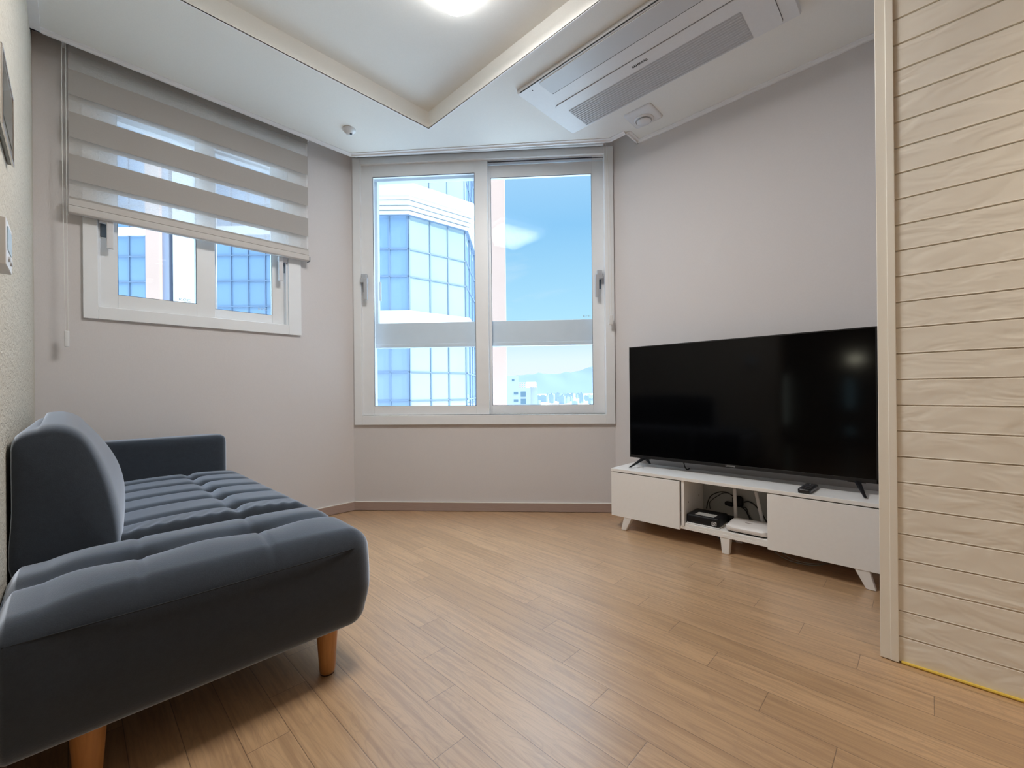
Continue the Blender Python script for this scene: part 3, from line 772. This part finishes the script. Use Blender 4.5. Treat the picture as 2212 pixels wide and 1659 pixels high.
# backrest: profile pillow
def loft_back():
    bm_ = bmesh.new()
    prof = [(-.104, .335), (-.104, .50), (-.104, .63), (-.102, .668), (-.090, .688), (-.060, .699), (-.025, .702), (.006, .689), (.028, .662), (.047, .615),
            (.064, .550), (.077, .485), (.086, .425), (.090, .375), (.088, .345), (.06, .335), (-.02, .335)]
    n = len(prof); fine = []
    for i in range(n):
        p0, p1, p2, p3 = [Vector(prof[(i+k-1) % n]) for k in range(4)]
        for k in range(4):
            t = k/4
            fine.append(.5*((2*p1)+(-p0+p2)*t+(2*p0-5*p1+4*p2-p3)*t*t+(-p0+3*p1-3*p2+p3)*t**3))
    m_ = len(fine); cx0, cz0 = -.01, .52
    nor = []
    for i in range(m_):
        d = (fine[(i+1) % m_]-fine[i-1]).normalized(); nn = Vector((d.y, -d.x))
        if nn.dot(fine[i]-Vector((cx0, cz0))) < 0: nn = -nn
        nor.append(nn)
    Y0_, Y1_ = 1.556, 2.512; R_ = .045; st_ = []
    for k in range(9):
        a_ = math.pi/2*k/8; st_.append((Y0_+R_*(1-math.sin(a_)), .028*(1-math.cos(a_))))
    st_ = [(y_, i_) for y_, i_ in st_][::-1] if st_[0][0] > st_[-1][0] else st_
    mid = [(Y0_+R_+(Y1_-Y0_-2*R_)*k/50, 0) for k in range(1, 50)]
    endp = [(Y0_+Y1_-y_, i_) for y_, i_ in st_][::-1]
    rings = []
    for y_, ins in st_+mid+endp:
        w = max(0, min(1, (y_-Y0_)/(Y1_-Y0_))); e_ = math.sin(math.pi*w)**.75 if 0 < w < 1 else 0
        ring_ = []
        for p_, nn in zip(fine, nor):
            out_ = -ins
            if nn.x > -.2 and p_.y > .36:
                h_ = min(1, max(0, (p_.y-.345)/.33))
                out_ += e_*(.042*max(0, nn.x)*math.sin(math.pi*min(1, h_*.92+.06)) + .024*max(0, nn.y))
            if p_.x < -.095 and nn.x < -.5: out_ = min(out_, 0)*.2
            k_ = 1-ins*3.2
            bx_ = -.06+(p_.x+.06)*k_
            out_ = max(0, out_+ins) if nn.x > -.5 else 0
            ring_.append(bm_.verts.new((bx_+nn.x*out_, y_, cz0+(p_.y-cz0)*k_+nn.y*out_)))
        rings.append(ring_)
    for a_, c_ in zip(rings, rings[1:]):
        for i in range(m_): bm_.faces.new((a_[i], a_[(i+1) % m_], c_[(i+1) % m_], c_[i]))
    # slightly domed end caps
    for r_, y_, sg in ((rings[0], Y0_, -1), (rings[-1], Y1_, 1)):
        prev = r_
        for q_ in (.80, .55, .3, .1):
            cur = []
            for v_ in r_:
                c_ = Vector((cx0, y_, cz0)); p_ = c_+(Vector((v_.co.x, y_, v_.co.z))-c_)*q_
                p_.y += sg*.010*(1-q_**2); cur.append(bm_.verts.new(p_))
            for i in range(m_): bm_.faces.new((prev[i], prev[(i+1) % m_], cur[(i+1) % m_], cur[i]))
            prev = cur
        bm_.faces.new(prev)
    return bm_
b = loft_back()
bk = so('backrest', b, M_fab, smooth=True)
def arm_fn(p, n):
    p = p.copy(); return p
b = B(); rbox(b, (X0, 2.515, .122), (.540, 2.640, .578), (.030, .028, .030), 30, 10, 24, arm_fn)
so('armrest', b, M_fab, smooth=True)
def sofa_leg(x, y):
    bb = B(); lathe(bb, (x, y, 0), [(.0195, .004), (.0205, .010), (.0285, .128), (.0285, .135)], 28); lg_ = so('leg', bb, M_legw, smooth=True)
    bb = B(); cyl(bb, (x, y, 0), .0185, .0190, .004, 24); obj('foot_pad', bb, M_rubber, lg_)
for x, y in ((.492, 1.207), (.018, 1.207), (.492, 2.575), (.0, 2.575)): sofa_leg(x, y)

# ================================================================== television stand
st = thing('tv_stand', 'low white television stand with two doors and an open middle shelf', 'tv stand', (2.26, .690, 0))
def to(nm, bm_, m_, par=None, **kw):
    o = obj(nm, bm_, m_, par or st, **kw)
    if par is None: o.matrix_parent_inverse = Matrix.Translation(-Vector(st.location))
    return o
FX, BX = 2.130, 2.396
SY0, SY1 = .089, 1.292
TOP = .338
b = B(); box(b, FX, BX, SY0, SY1, TOP-.016, TOP); to('top_panel', b, M_paint_w, bevel=.001)
b = B(); box(b, FX+.018, BX, SY1-.016, SY1-.002, .078, TOP-.0162); to('side_panel', b, M_paint_w, bevel=.001)
b = B(); box(b, FX+.018, BX, SY0+.002, SY0+.016, .078, TOP-.0162); to('side_panel', b, M_paint_w, bevel=.001)
b = B(); box(b, FX+.010, BX, SY0+.016, SY1-.016, .078, .094); to('bottom_panel', b, M_paint_w, bevel=.001)
b = B(); box(b, FX+.006, BX-.006, .880, .894, .094, TOP-.0162); to('divider', b, M_paint_w, bevel=.001)
b = B(); box(b, FX+.018, BX-.006, .492, .506, .094, TOP-.0162); to('divider', b, M_paint_w, bevel=.001)
b = B(); box(b, BX-.006, BX, SY0+.016, SY1-.016, .094, TOP-.0162); to('back_panel', b, mat('shade grey back board', (.40, .41, .40), rough=.8))  # shade inside the open shelf put into a greyer panel colour
b = B(); box(b, FX+.012, BX-.008, .5065, .878, .0945, .108); to('shelf_board', b, M_paint_w, bevel=.001)
b = B(); box(b, FX, FX+.0165, .9005, SY1-.001, .0735, TOP-.0210); to('door', b, M_paint_w, bevel=.0008)
b = B(); box(b, FX, FX+.0165, SY0+.001, .5100, .0725, TOP-.0210); to('door', b, M_paint_w, bevel=.0008)
for xs_, zs_ in ((FX+.060, .205), (FX+.200, .215)):
    b = B(); cyl(b, (xs_, .8792, zs_), .0042, .0042, .0008, 12, axis='Y'); to('screw_cap', b, M_screw)
def st_leg(x, y, lean, w0=.048, w1=.030):
    """splayed tapered leg: lean = y offset of the foot; plate 22 mm thick"""
    bb = B(); t0, t1 = y, y+lean
    zt = .078
    vs = []
    for (yy, ww, dd, zz) in ((t0, w0, .036, zt), (t1, w1, .028, .0)):
        for sx in (-1, 1):
            for sy in (-1, 1): vs.append(bb.verts.new((x+sx*dd/2, yy+sy*ww/2, zz)))
    a = vs
    for f in ((0, 1, 3, 2), (4, 6, 7, 5), (0, 4, 5, 1), (2, 3, 7, 6), (0, 2, 6, 4), (1, 5, 7, 3)): bb.faces.new([a[i] for i in f])
    return to('leg', bb, M_paint_w, bevel=.003)
st_leg(2.150, 1.190, .030); st_leg(2.160, .690, 0.0, .044, .032); st_leg(2.150, .190, -.030)
st_leg(2.360, 1.190, .030); st_leg(2.360, .690, 0.0, .044, .032); st_leg(2.360, .190, -.030)

# ---- television
TX = 2.272; TY0, TY1, TZ0, TZ1 = .144, 1.250, .389, 1.029
tv = thing('television', 'large black flat television standing on the white stand', 'television', (TX+.02, (TY0+TY1)/2, TOP))
def tvo(nm, bm_, m_, par=None, **kw):
    o = obj(nm, bm_, m_, par or tv, **kw)
    if par is None: o.matrix_parent_inverse = Matrix.Translation(-Vector(tv.location))
    return o
b = B(); box(b, TX+.002, TX+.022, TY0, TY1, TZ0, TZ1)
cas = tvo('casing', b, M_tvplastic, bevel=.002)
b = B(); rbox(b, (TX+.018, TY0+.12, TZ0+.02), (TX+.068, TY1-.12, TZ0+.36), (.02, .02, .02), 8, 30, 14); obj('rear_housing', b, M_tvback, cas, smooth=True)
b = B(); box(b, TX, TX+.004, TY0+.006, TY1-.006, TZ0+.016, TZ1-.006); tvo('screen', b, M_screen)
b = B()
for q in ((TY0, TY0+.006, TZ0, TZ1), (TY1-.006, TY1, TZ0, TZ1), (TY0, TY1, TZ1-.006, TZ1), (TY0, TY1, TZ0, TZ0+.016)): box(b, TX-.001, TX+.004, *q)
tvo('bezel', b, M_tvplastic, bevel=.0008)
lg = text_mesh('logo', 'LUCOMS', .0095, frameM((TX-.0014, .703, TZ0+.0085), (0, -1, 0), (0, 0, 1)), mat('logo white', (.7, .7, .7), rough=.4), tv, extrude=.0003, font_scale_x=1.15)
lg.matrix_parent_inverse = Matrix.Translation(-Vector(tv.location))
def tv_foot(y, lean):
    bb = B()
    # V-shaped blade foot: front and rear prong
    def prong(xe, ye):
        top = Vector((TX+.012, y, TZ0+.004)); end = Vector((xe, ye, TOP+.0045))
        d = end-top; n_ = 6; rings = []
        for i in range(n_+1):
            t = i/n_; c = top+d*t; wdt = .034*(1-t)+.015*t; th = .009*(1-t)+.0045*t
            ax = Vector((d.x, d.y, 0)).normalized(); side = Vector((-ax.y, ax.x, 0))
            up = Vector((0, 0, 1))
            rings.append([bb.verts.new(c+side*sx*wdt*.28+ax*sz*wdt*.5+up*0) for sx, sz in ((-1, -1), (1, -1), (1, 1), (-1, 1))])
        for a_, c_ in zip(rings, rings[1:]):
            for i in range(4): bb.faces.new((a_[i], a_[(i+1) % 4], c_[(i+1) % 4], c_[i]))
        bb.faces.new(rings[0][::-1]); bb.faces.new(rings[-1])
    prong(2.196, y+lean); prong(2.372, y-.0+lean*.3)
    f = tvo('foot', bb, M_blk, bevel=.002)
    bb = B(); box(bb, TX+.004, TX+.022, y-.030, y+.030, TZ0-.004, TZ0+.010); obj('foot_mount', bb, M_blk, f)
tv_foot(1.160, .050); tv_foot(.215, -.035)
b = B(); tube(b, [(TX+.035, .955, TZ0+.03), (TX+.050, .953, TZ0-.02), (TX+.075, .950, TOP+.004), (TX+.110, .948, TOP+.004)], .0028); tvo('power_cord', b, M_cable)

# ---- remote
rm = thing('remote_control', 'black remote control lying on the stand in front of the television', 'remote control', (2.212, .372, TOP), math.radians(-2))
b = B(); rbox(b, (-.078, -.0235, 0), (.078, .0235, .020), (.010, .007, .006), 16, 8, 6); obj('body', b, M_blk_sat, rm, smooth=True)
for i in range(9):
    for j in range(3):
        if i == 4: continue
        b = B(); cyl(b, (-.062+i*.0145, -.013+j*.013, .0190), .0042, .0038, .0026, 10); obj('button', b, M_btn, rm)
b = B(); lathe(b, (.0, 0, .0195), [(.013, 0), (.013, .0018), (.010, .0022), (.0, .0022)], 24); obj('dial', b, M_btn, rm)

# ---- set-top box
sb_ = thing('set_top_box', 'black set-top box with silver label and small white logo on the open shelf', 'set-top box', (2.220, .797, .108))
b = B(); rbox(b, (-.068, -.078, .005), (.072, .080, .049), (.010, .014, .007), 12, 14, 6); hs_ = obj('housing', b, M_blk, sb_, smooth=True)
b = B(); rbox(b, (-.071, -.079, 0), (.066, .080, .0065), (.008, .014, .003), 10, 14, 4); obj('base_plate', b, M_router, sb_, smooth=True)
b = B(); box(b, -.056, -.004, -.050, .040, .0490, .0497); obj('label_sticker', b, M_label, sb_)
b = B(); prism(b, rr(-.066, -.044, .0130, .0315, .003), -.0694, -.0680, axis='X')
obj('logo_plate', b, mat('logo plate white', (.62, .62, .64), rough=.4), sb_)
lo_ = text_mesh('logo', 'C)', .0155, frameM((-.0698, -.055, .0222), (0, -1, 0), (0, 0, 1)), M_ink, sb_, extrude=.0002, font_scale_x=1.1, bold=.0005)
b = B(); rbox(b, (.086, -.112, .0), (.112, -.050, .030), (.006, .006, .006), 6, 10, 5); obj('power_brick', b, M_blk, sb_, smooth=True)

# ---- router
ro = thing('wifi_router', 'white wireless router with two upright antennas on the open shelf', 'router', (2.212, .600, .108))
def ro_fn(p, n):
    p = p.copy(); k = (p.x+.067)/.137
    if n.z > .2: p.z -= .010*max(0, 1-k)**2
    return p
b = B(); rbox(b, (-.067, -.088, .005), (.070, .092, .043), (.020, .024, .012), 18, 20, 8, ro_fn); obj('housing', b, M_router, ro, smooth=True)
b = B(); rbox(b, (-.056, -.075, 0), (.055, .076, .010), (.012, .012, .004), 8, 8, 4); obj('base_plate', b, M_blk, ro, smooth=True)
b = B(); box(b, -.006, -.003, -.01, .02, .0400, .0420); obj('indicator', b, M_screw, ro)
for (yb_, yt_) in ((.088, .103), (-.034, .006)):
    b = B()
    n0 = Vector((.088, yb_, .012)); n1 = Vector((.118, yt_, .168))
    d = (n1-n0).normalized(); s_ = Vector((0, 1, 0)); q_ = d.cross(s_).normalized()
    rings = []
    for t, w in ((0, .0080), (.94, .0076), (1, .0066)):
        c = n0+(n1-n0)*t; rings.append([b.verts.new(c+s_*w*1.1*math.cos(a)+q_*w*.7*math.sin(a)) for a in [math.pi*2*k/10 for k in range(10)]])
    for a_, c_ in zip(rings, rings[1:]):
        for i in range(10): b.faces.new((a_[i], a_[(i+1) % 10], c_[(i+1) % 10], c_[i]))
    b.faces.new(rings[0][::-1]); b.faces.new(rings[-1])
    obj('antenna', b, M_router, ro, smooth=True)
# ---- cable tangle and adapter in the shelf
ad = thing('power_adapter', 'black oval power adapter hanging among the cables behind the router', 'power adapter', (2.372, .700, .205))
b = B(); rbox(b, (-.014, -.026, -.028), (.012, .026, .028), (.011, .018, .018), 8, 12, 12); obj('body', b, M_blk, ad, smooth=True)
b = B(); rbox(b, (-.012, .018, -.036), (.010, .060, -.014), (.008, .010, .009), 6, 10, 6, M=Matrix.Rotation(math.radians(6), 4, 'X')); obj('plug', b, M_blk, ad, smooth=True)
def cable(pts, r, m_, lab):
    bb = B(); tube(bb, pts, r, sub=10); return tag(obj('cable', bb, m_, smooth=True), lab, 'cable')
cable([(2.335, .842, .150), (2.362, .843, .185), (2.368, .828, .215), (2.370, .790, .238), (2.370, .755, .243), (2.370, .728, .232), (2.372, .71, .222)], .0026, M_cable, 'black cable arching from the set-top box to the adapter')
cable([(2.340, .826, .150), (2.360, .835, .178), (2.366, .812, .205), (2.368, .785, .226), (2.372, .770, .236), (2.380, .748, .238)], .0020, M_cable, 'thinner black cable arching under the first one in the shelf')
cable([(2.372, .672, .205), (2.372, .650, .212), (2.370, .622, .200), (2.368, .595, .170), (2.362, .575, .140), (2.350, .560, .120), (2.325, .55, .116)], .0034, M_cable, 'thick black cable curving down right behind the router')
cable([(2.372, .690, .180), (2.374, .668, .168), (2.372, .652, .140), (2.366, .640, .118), (2.350, .628, .1125)], .0028, M_cable, 'black cable dropping straight behind the left antenna')
cable([(2.374, .682, .178), (2.370, .660, .176), (2.376, .655, .150), (2.370, .632, .122), (2.355, .600, .1125)], .0020, M_cable, 'thin black cable twisting behind the router')
cable([(2.36, .55, .060), (2.30, .52, .004+.010), (2.262, .470, .0035), (2.245, .415, .0035), (2.262, .365, .0035), (2.31, .33, .0035)], .0022, M_cable_clear, 'pale thin cable looping on the floor under the right door')
cable([(2.34, .50, .0035), (2.275, .455, .0080), (2.256, .400, .0080), (2.274, .360, .0080), (2.33, .315, .0035)], .0018, M_cable_clear, 'second pale thin cable looping behind the first under the stand')
cable([(2.37, .80, .0035), (2.34, .78, .0035), (2.33, .74, .0035), (2.35, .70, .0035)], .0022, M_cable_clear, 'short pale cable on the floor under the open shelf')

# ================================================================== hall things seen only in reflections
def downlight(x, y, lab, watt, tilt=(0, 0)):
    t = thing('downlight', lab, 'ceiling lamp', (x, y, HC), group=None)
    bb = B(); lathe(bb, (0, 0, 0), [(.055, 0), (.055, -.004), (.044, -.006), (.042, -.002)]); obj('trim_ring', bb, M_lampbase, t)
    bb = B(); cyl(bb, (0, 0, -.0035), .041, .041, .002, 24); obj('diffuser', bb, mat('warm lit diffuser', (.9, .85, .75), emis=(1, .84, .62), emis_s=10.0), t)
    sp = bpy.data.lights.new('downlight', 'SPOT'); sp.energy = watt; sp.color = (1, .86, .68); sp.spot_size = math.radians(104); sp.spot_blend = .8; sp.shadow_soft_size = .045
    so_ = bpy.data.objects.new('downlight_bulb', sp); COL.objects.link(so_); so_.parent = t; so_.location = (0, 0, -.012); so_.rotation_euler = (math.radians(-tilt[0]), math.radians(-tilt[1]), 0)
downlight(.72, -.62, 'round warm downlight in the hall just behind the viewer', 58, (18, 34))
downlight(.72, -1.75, 'round warm downlight deeper in the hall behind the viewer', 42)
downlight(-1.9, -.1, 'round warm downlight in the room beyond the opening', 30)
d1 = thing('door_1', 'white door with a lit frosted glass strip in the far room', 'door', (-3.05, 1.45, 0), kind='structure')
b = B(); box(b, 0, .03, -.35, .35, .01, 2.05); obj('door_leaf', b, M_frame, d1, bevel=.002)
b = B(); box(b, .03, .034, .10, .19, .24, .97); obj('glass_strip', b, mat('lit frosted glass', (.8, .8, .8), emis=(.85, 1, .9), emis_s=3.0), d1)
b = B(); cyl(b, (.03, -.28, 1.0), .02, .02, .05, 16, axis='X'); obj('door_knob', b, M_handle, d1)
wl = thing('wall_lamp', 'small round lit lamp on the wall of the far room', 'lamp', (-3.05, .71, 1.18))
b = B(); cyl(b, (0, 0, 0), .05, .05, .02, 24, axis='X'); obj('lamp_base', b, M_lampbase, wl)
b = B(); rbox(b, (.02, -.07, -.05), (.07, .07, .05), (.025, .03, .03), 8, 8, 8); obj('lamp_shade', b, mat('lit shade', (.9, .9, .8), emis=(1, .97, .75), emis_s=14), wl, smooth=True)
w3 = thing('window_3', 'narrow tall bluish window slit in the far room', 'window', (-3.05, .78, 0), kind='structure')
b = B(); box(b, 0, .012, -.03, .03, .50, .90); box(b, 0, .012, -.03, .03, .14, .22); obj('pane', b, mat('sky lit pane', (.3, .5, .6), emis=(.4, .75, .9), emis_s=1.8), w3)

# ================================================================== outside
def E3(lat, fwd, z): return Rt*lat + Fw*fwd + Up*z
def wall_run(bm, p, q, z0, z1, th=.3):
    """vertical slab from p to q (lat,fwd), thickness away from the viewer"""
    P_, Q_ = E3(*p, 0), E3(*q, 0); d = (Q_-P_).normalized(); n = Vector((-d.y, d.x, 0))
    if n.dot(Fw+Rt*-.2) < 0: n = -n
    vs = []
    for z_ in (z0, z1):
        for c in (P_, Q_, Q_+n*th, P_+n*th): vs.append(bm.verts.new(c+Up*z_))
    bm.faces.new(vs[0:4][::-1]); bm.faces.new(vs[4:8])
    for i in range(4): bm.faces.new((vs[i], vs[(i+1) % 4], vs[4+(i+1) % 4], vs[4+i]))
tw = thing('glass_tower', 'blue glass curtain-wall tower with white cornice outside the left pane', 'building', E3(-8, 24, -45))
def tt(nm, bm_, m_, par=None, **kw):
    o = obj(nm, bm_, m_, par or tw, **kw)
    if par is None: o.matrix_parent_inverse = Matrix.Translation(-Vector(tw.location))
    return o
c0 = (-9.5, 18.5); c1 = (-4.42, 18.5); c2 = (-2.143, 20.41); c3 = (-1.95, 29.0)
ZB, ZT = -45, 26
b = B(); wall_run(b, c0, c1, ZB, ZT, .2); tt('curtain_wall', b, M_fg_blue, label='blue face of curtain wall')
b = B(); wall_run(b, c1, c2, ZB, ZT, .2); tt('curtain_wall', b, M_fg_sunlit, label='pale sunlit face of curtain wall')
b = B(); wall_run(b, c2, c3, ZB, ZT, .2); tt('curtain_wall', b, M_fg_blue, label='narrow receding face of curtain wall')
def off(p, q, o):
    """push a run toward the viewer by o"""
    P_ = Vector((p[0], p[1])); Q_ = Vector((q[0], q[1])); d = (Q_-P_).normalized(); n = Vector((d.y, -d.x))
    return (P_+n*o), (Q_+n*o), d, n
def mullions(par, p, q, vs_, hs_list, w=.06, o=.04):
    bb = B(); P_ = Vector(p); Q_ = Vector(q); d = (Q_-P_).normalized(); n = Vector((d.y, -d.x)); Ld = (Q_-P_).length
    for s in vs_:
        a = P_+d*(s-w/2)+n*o; c = P_+d*(s+w/2)+n*o; wall_run(bb, tuple(a), tuple(c), ZB, ZT, .08)
    for z_ in hs_list:
        wall_run(bb, tuple(P_+n*o), tuple(Q_+n*o), z_-w/2, z_+w/2, .08)
    return bb
hz = [6.97, 5.79] + [4.29-1.31*k for k in range(0, 30)] + [1.66]
hz = [6.97, 5.79, 1.66, .42] + [-.75-1.17*k for k in range(30)] + [9.67+1.25*k for k in range(1, 12)]
tt('mullion_grid', mullions(tw, c0, c1, [5.08-.03]+[5.08-.83-.83*k for k in range(0, 5)], hz), M_mull)
tt('mullion_grid', mullions(tw, c1, c2, [.03, 1.05, 1.98, 2.94], hz), M_mull)
tt('mullion_grid', mullions(tw, c2, c3, [1.2*k for k in range(1, 7)], hz), M_mull)
# white bands and stepped cornice following the three faces
def band(z0_, z1_, o, m_, nm):
    bb = B()
    import itertools
    runs = [(c0, c1), (c1, c2), (c2, c3)]
    # mitred outline
    pts = [Vector(c0), Vector(c1), Vector(c2), Vector(c3)]
    ns = []
    for p, q in runs:
        d = (Vector(q)-Vector(p)).normalized(); ns.append(Vector((d.y, -d.x)))
    outp = [pts[0]+ns[0]*o]
    for i in (1, 2):
        n = (ns[i-1]+ns[i]).normalized(); outp.append(pts[i]+n*(o/n.dot(ns[i])))
    outp.append(pts[3]+ns[2]*o)
    inn = [pts[0]-ns[0]*.1, pts[1]-(ns[0]+ns[1]).normalized()*.1, pts[2]-(ns[1]+ns[2]).normalized()*.1, pts[3]-ns[2]*.1]
    for i in range(3):
        quad = [outp[i], outp[i+1], inn[i+1], inn[i]]
        lo = [bb.verts.new(E3(v.x, v.y, z0_)) for v in quad]; hi = [bb.verts.new(E3(v.x, v.y, z1_)) for v in quad]
        bb.faces.new(lo[::-1]); bb.faces.new(hi)
        for k in range(4): bb.faces.new((lo[k], lo[(k+1) % 4], hi[(k+1) % 4], hi[k]))
    return tt(nm, bb, m_)
band(9.15, 9.67, .42, M_stone, 'white_band')
for k, (za, zb_, o) in enumerate(((8.98, 9.15, .36), (8.78, 8.95, .30), (8.60, 8.75, .24), (8.42, 8.56, .18))): band(za, zb_, o, M_stone, 'cornice_step')
band(8.40, 9.15, .12, M_mull, 'cornice_core')
band(3.25, 4.29, .16, M_stone, 'white_band')

wg = thing('glass_wing', 'blue gridded glass building seen through the small window', 'building', E3(-16, 23, -45))
b = B(); wall_run(b, (-24, 20.4), (-9.8, 20.4), ZB, ZT, .3)
o = obj('curtain_wall', b, M_fg_blue, wg); o.matrix_parent_inverse = Matrix.Translation(-Vector(wg.location))
zs = [6.15+1.22*k for k in range(-14, 14)]
b = B()
P_ = Vector((-24, 20.36))
for k in range(18): wall_run(b, (-23.9+.81*k+.02, 20.34), (-23.9+.81*k+.07, 20.34), ZB, ZT, .08)
for z_ in zs: wall_run(b, (-24, 20.33), (-9.8, 20.33), z_-.025, z_+.025, .08)
o = obj('mullion_grid', b, M_mull, wg); o.matrix_parent_inverse = Matrix.Translation(-Vector(wg.location))
b = B(); wall_run(b, (-24, 20.30), (-9.8, 20.30), 8.35, 8.75, .1); o = obj('white_band', b, M_stone, wg); o.matrix_parent_inverse = Matrix.Translation(-Vector(wg.location))

def pier(lat0, lat1, f0, depth, m_, name, lab, z0=-45, z1=14, extra=None):
    bb = B()
    vs = []
    for z_ in (z0, z1):
        for (l, f_) in ((lat0, f0), (lat1, f0), (lat1, f0+depth), (lat0, f0+depth)): vs.append(bb.verts.new(E3(l, f_, z_)))
    bb.faces.new(vs[0:4][::-1]); bb.faces.new(vs[4:8])
    for i in range(4): bb.faces.new((vs[i], vs[(i+1) % 4], vs[4+(i+1) % 4], vs[4+i]))
    return tag(obj(name, bb, m_), lab, 'wall pier')
pier(-.345, -.075, 6.0, .25, M_peach, 'wall_pier', 'sunlit peach wall pier outside the large window')
pier(-5.125, -4.93, 6.0, .25, M_peach, 'wall_pier', 'narrow peach wall pier outside the small window')
pier(-4.93, -4.84, 6.05, .25, M_pier_grey, 'wall_pier', 'slim lavender grey pier beside the narrow peach one')
pier(-4.78, -4.40, 6.05, .35, M_pier_white, 'wall_pier', 'broad white pier filling the middle of the small window')

ab = thing('apartment_block', 'pale lilac block with pink roof railings at the right of the large window', 'building', E3(3, 125, -45))
def at(nm, bm_, m_, **kw):
    o = obj(nm, bm_, m_, ab, **kw); o.matrix_parent_inverse = Matrix.Translation(-Vector(ab.location)); return o
def ebox(bb, l0, l1, f0, f1, z0_, z1_):
    vs = []
    for z_ in (z0_, z1_):
        for (l, f_) in ((l0, f0), (l1, f0), (l1, f1), (l0, f1)): vs.append(bb.verts.new(E3(l, f_, z_)))
    bb.faces.new(vs[0:4][::-1]); bb.faces.new(vs[4:8])
    for i in range(4): bb.faces.new((vs[i], vs[(i+1) % 4], vs[4+(i+1) % 4], vs[4+i]))
b = B(); ebox(b, -6.5, 1.86, 120, 131, -45, 5.05); ebox(b, 1.86, 5.2, 120, 131, -45, 1.65); ebox(b, 5.2, 7.25, 121, 130, -45, 1.9); at('wall', b, M_block)
for (l0, l1, z0_, z1_) in ((.03, .68, 3.62, 4.15), (.50, 1.72, -.16, .5), (2.45, 3.88, -.83, .61), (.5, 1.72, -2.2, -1.55), (2.45, 3.88, -2.8, -1.4), (.5, 1.72, -4.2, -3.5), (2.45, 3.88, -4.8, -3.4), (-4, -2.6, -.8, .6), (-4, -2.6, -2.8, -1.4)):
    b = B(); ebox(b, l0, l1, 119.93, 120.05, z0_, z1_); at('window', b, M_bwin)
b = B()
for k in range(9): ebox(b, 1.95+k*.62, 2.07+k*.62, 120.2, 120.3, 1.65, 3.1)
for z_ in (2.1, 2.6, 3.1): ebox(b, 1.95, 7.1, 120.2, 120.3, z_-.06, z_+.06)
at('roof_railing', b, M_pinkrail)
b = B(); ebox(b, 4.2, 7.0, 124, 128, 1.6, 3.4); at('roof_hut', b, mat('pink render', (.86, .7, .72), rough=.8))

# city, each block its own object
def city_proto(w, d, h, name):
    bb = B(); box(bb, -w/2, w/2, -d/2, d/2, 0, h); box(bb, -w/5, w/5, -d/5, d/5, h, h+h*.08)
    return bb
protos = [(26, 14, 34), (14, 14, 22), (44, 14, 26), (18, 18, 50), (60, 16, 40), (12, 12, 14)]
first = {}
ZG = -46
kinds = [('mid-sized pale city block with a square roof hut among the far blocks', 'mid-sized pale city blocks'),
         ('small pale city block among the larger far blocks', 'small pale city blocks'),
         ('long low pale city slab among the far blocks', 'long low pale city slabs'),
         ('tall slim pale tower rising above the far city blocks', 'tall slim pale city towers'),
         ('broad tall pale slab rising above the far city blocks', 'broad tall pale city slabs'),
         ('tiny low pale house among the far city blocks', 'tiny low pale city houses')]
placed = []
i = 0
while len(placed) < 170 and i < 4000:
    i += 1
    k = random.choice([0, 1, 1, 2, 3, 5, 5, 0, 4])
    fw_ = random.uniform(1350, 3400); lat = random.uniform(.0, .42)*fw_*.62
    rad = math.hypot(protos[k][0], protos[k][1])/2*.9
    if any(math.hypot(lat-a_, fw_-b_) < rad+c_ for a_, b_, c_ in placed): continue
    placed.append((lat, fw_, rad))
    if k not in first:
        first[k] = obj('city_block', city_proto(*protos[k], 'city_block'), M_city); o = first[k]
    else:
        o = first[k].copy(); COL.objects.link(o)
    o.location = E3(lat, fw_, ZG); o.rotation_euler = (0, 0, random.uniform(0, math.pi)); sc_ = random.uniform(.42, .85); o.scale = (sc_, sc_, sc_*random.uniform(.7, 1.1))
    tag(o, kinds[k][0], 'building', kinds[k][1])
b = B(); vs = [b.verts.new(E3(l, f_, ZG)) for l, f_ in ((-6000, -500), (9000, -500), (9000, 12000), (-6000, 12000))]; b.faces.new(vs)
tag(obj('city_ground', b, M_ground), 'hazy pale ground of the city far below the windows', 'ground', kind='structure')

# hills: a ridge with depth
b = B(); NX, NY = 90, 14
import math as _m
def ridge(l):
    base = 300+.095*l + 26*_m.sin(l*.0049)+14*_m.sin(l*.0131+1)+7*_m.sin(l*.037+2)+4*_m.sin(l*.09)
    if l > 1500: base = 300+.095*1500 + (base-300-.095*l) - .02*(l-1500)
    return max(120, base)
grid = []
for i in range(NX+1):
    l = -2600+i*(9000/NX); rowv = []
    for j in range(NY+1):
        t = j/NY; hgt = ridge(l)*(_m.sin(min(1, t*1.35)*_m.pi/2))*(1+.06*_m.sin(l*.01+t*9)*(1-t)) if t < .8 else ridge(l)*(1-(t-.8)*2)
        rowv.append(b.verts.new(E3(l, 6400+t*2200, ZG+hgt+8 if j else ZG-5)))
    grid.append(rowv)
for i in range(NX):
    for j in range(NY): b.faces.new((grid[i][j], grid[i+1][j], grid[i+1][j+1], grid[i][j+1]))
tag(obj('mountain_ridge', b, M_mount, smooth=True), 'long mountain ridge on the horizon with pale blue haze in its colour', 'mountain', kind='structure')
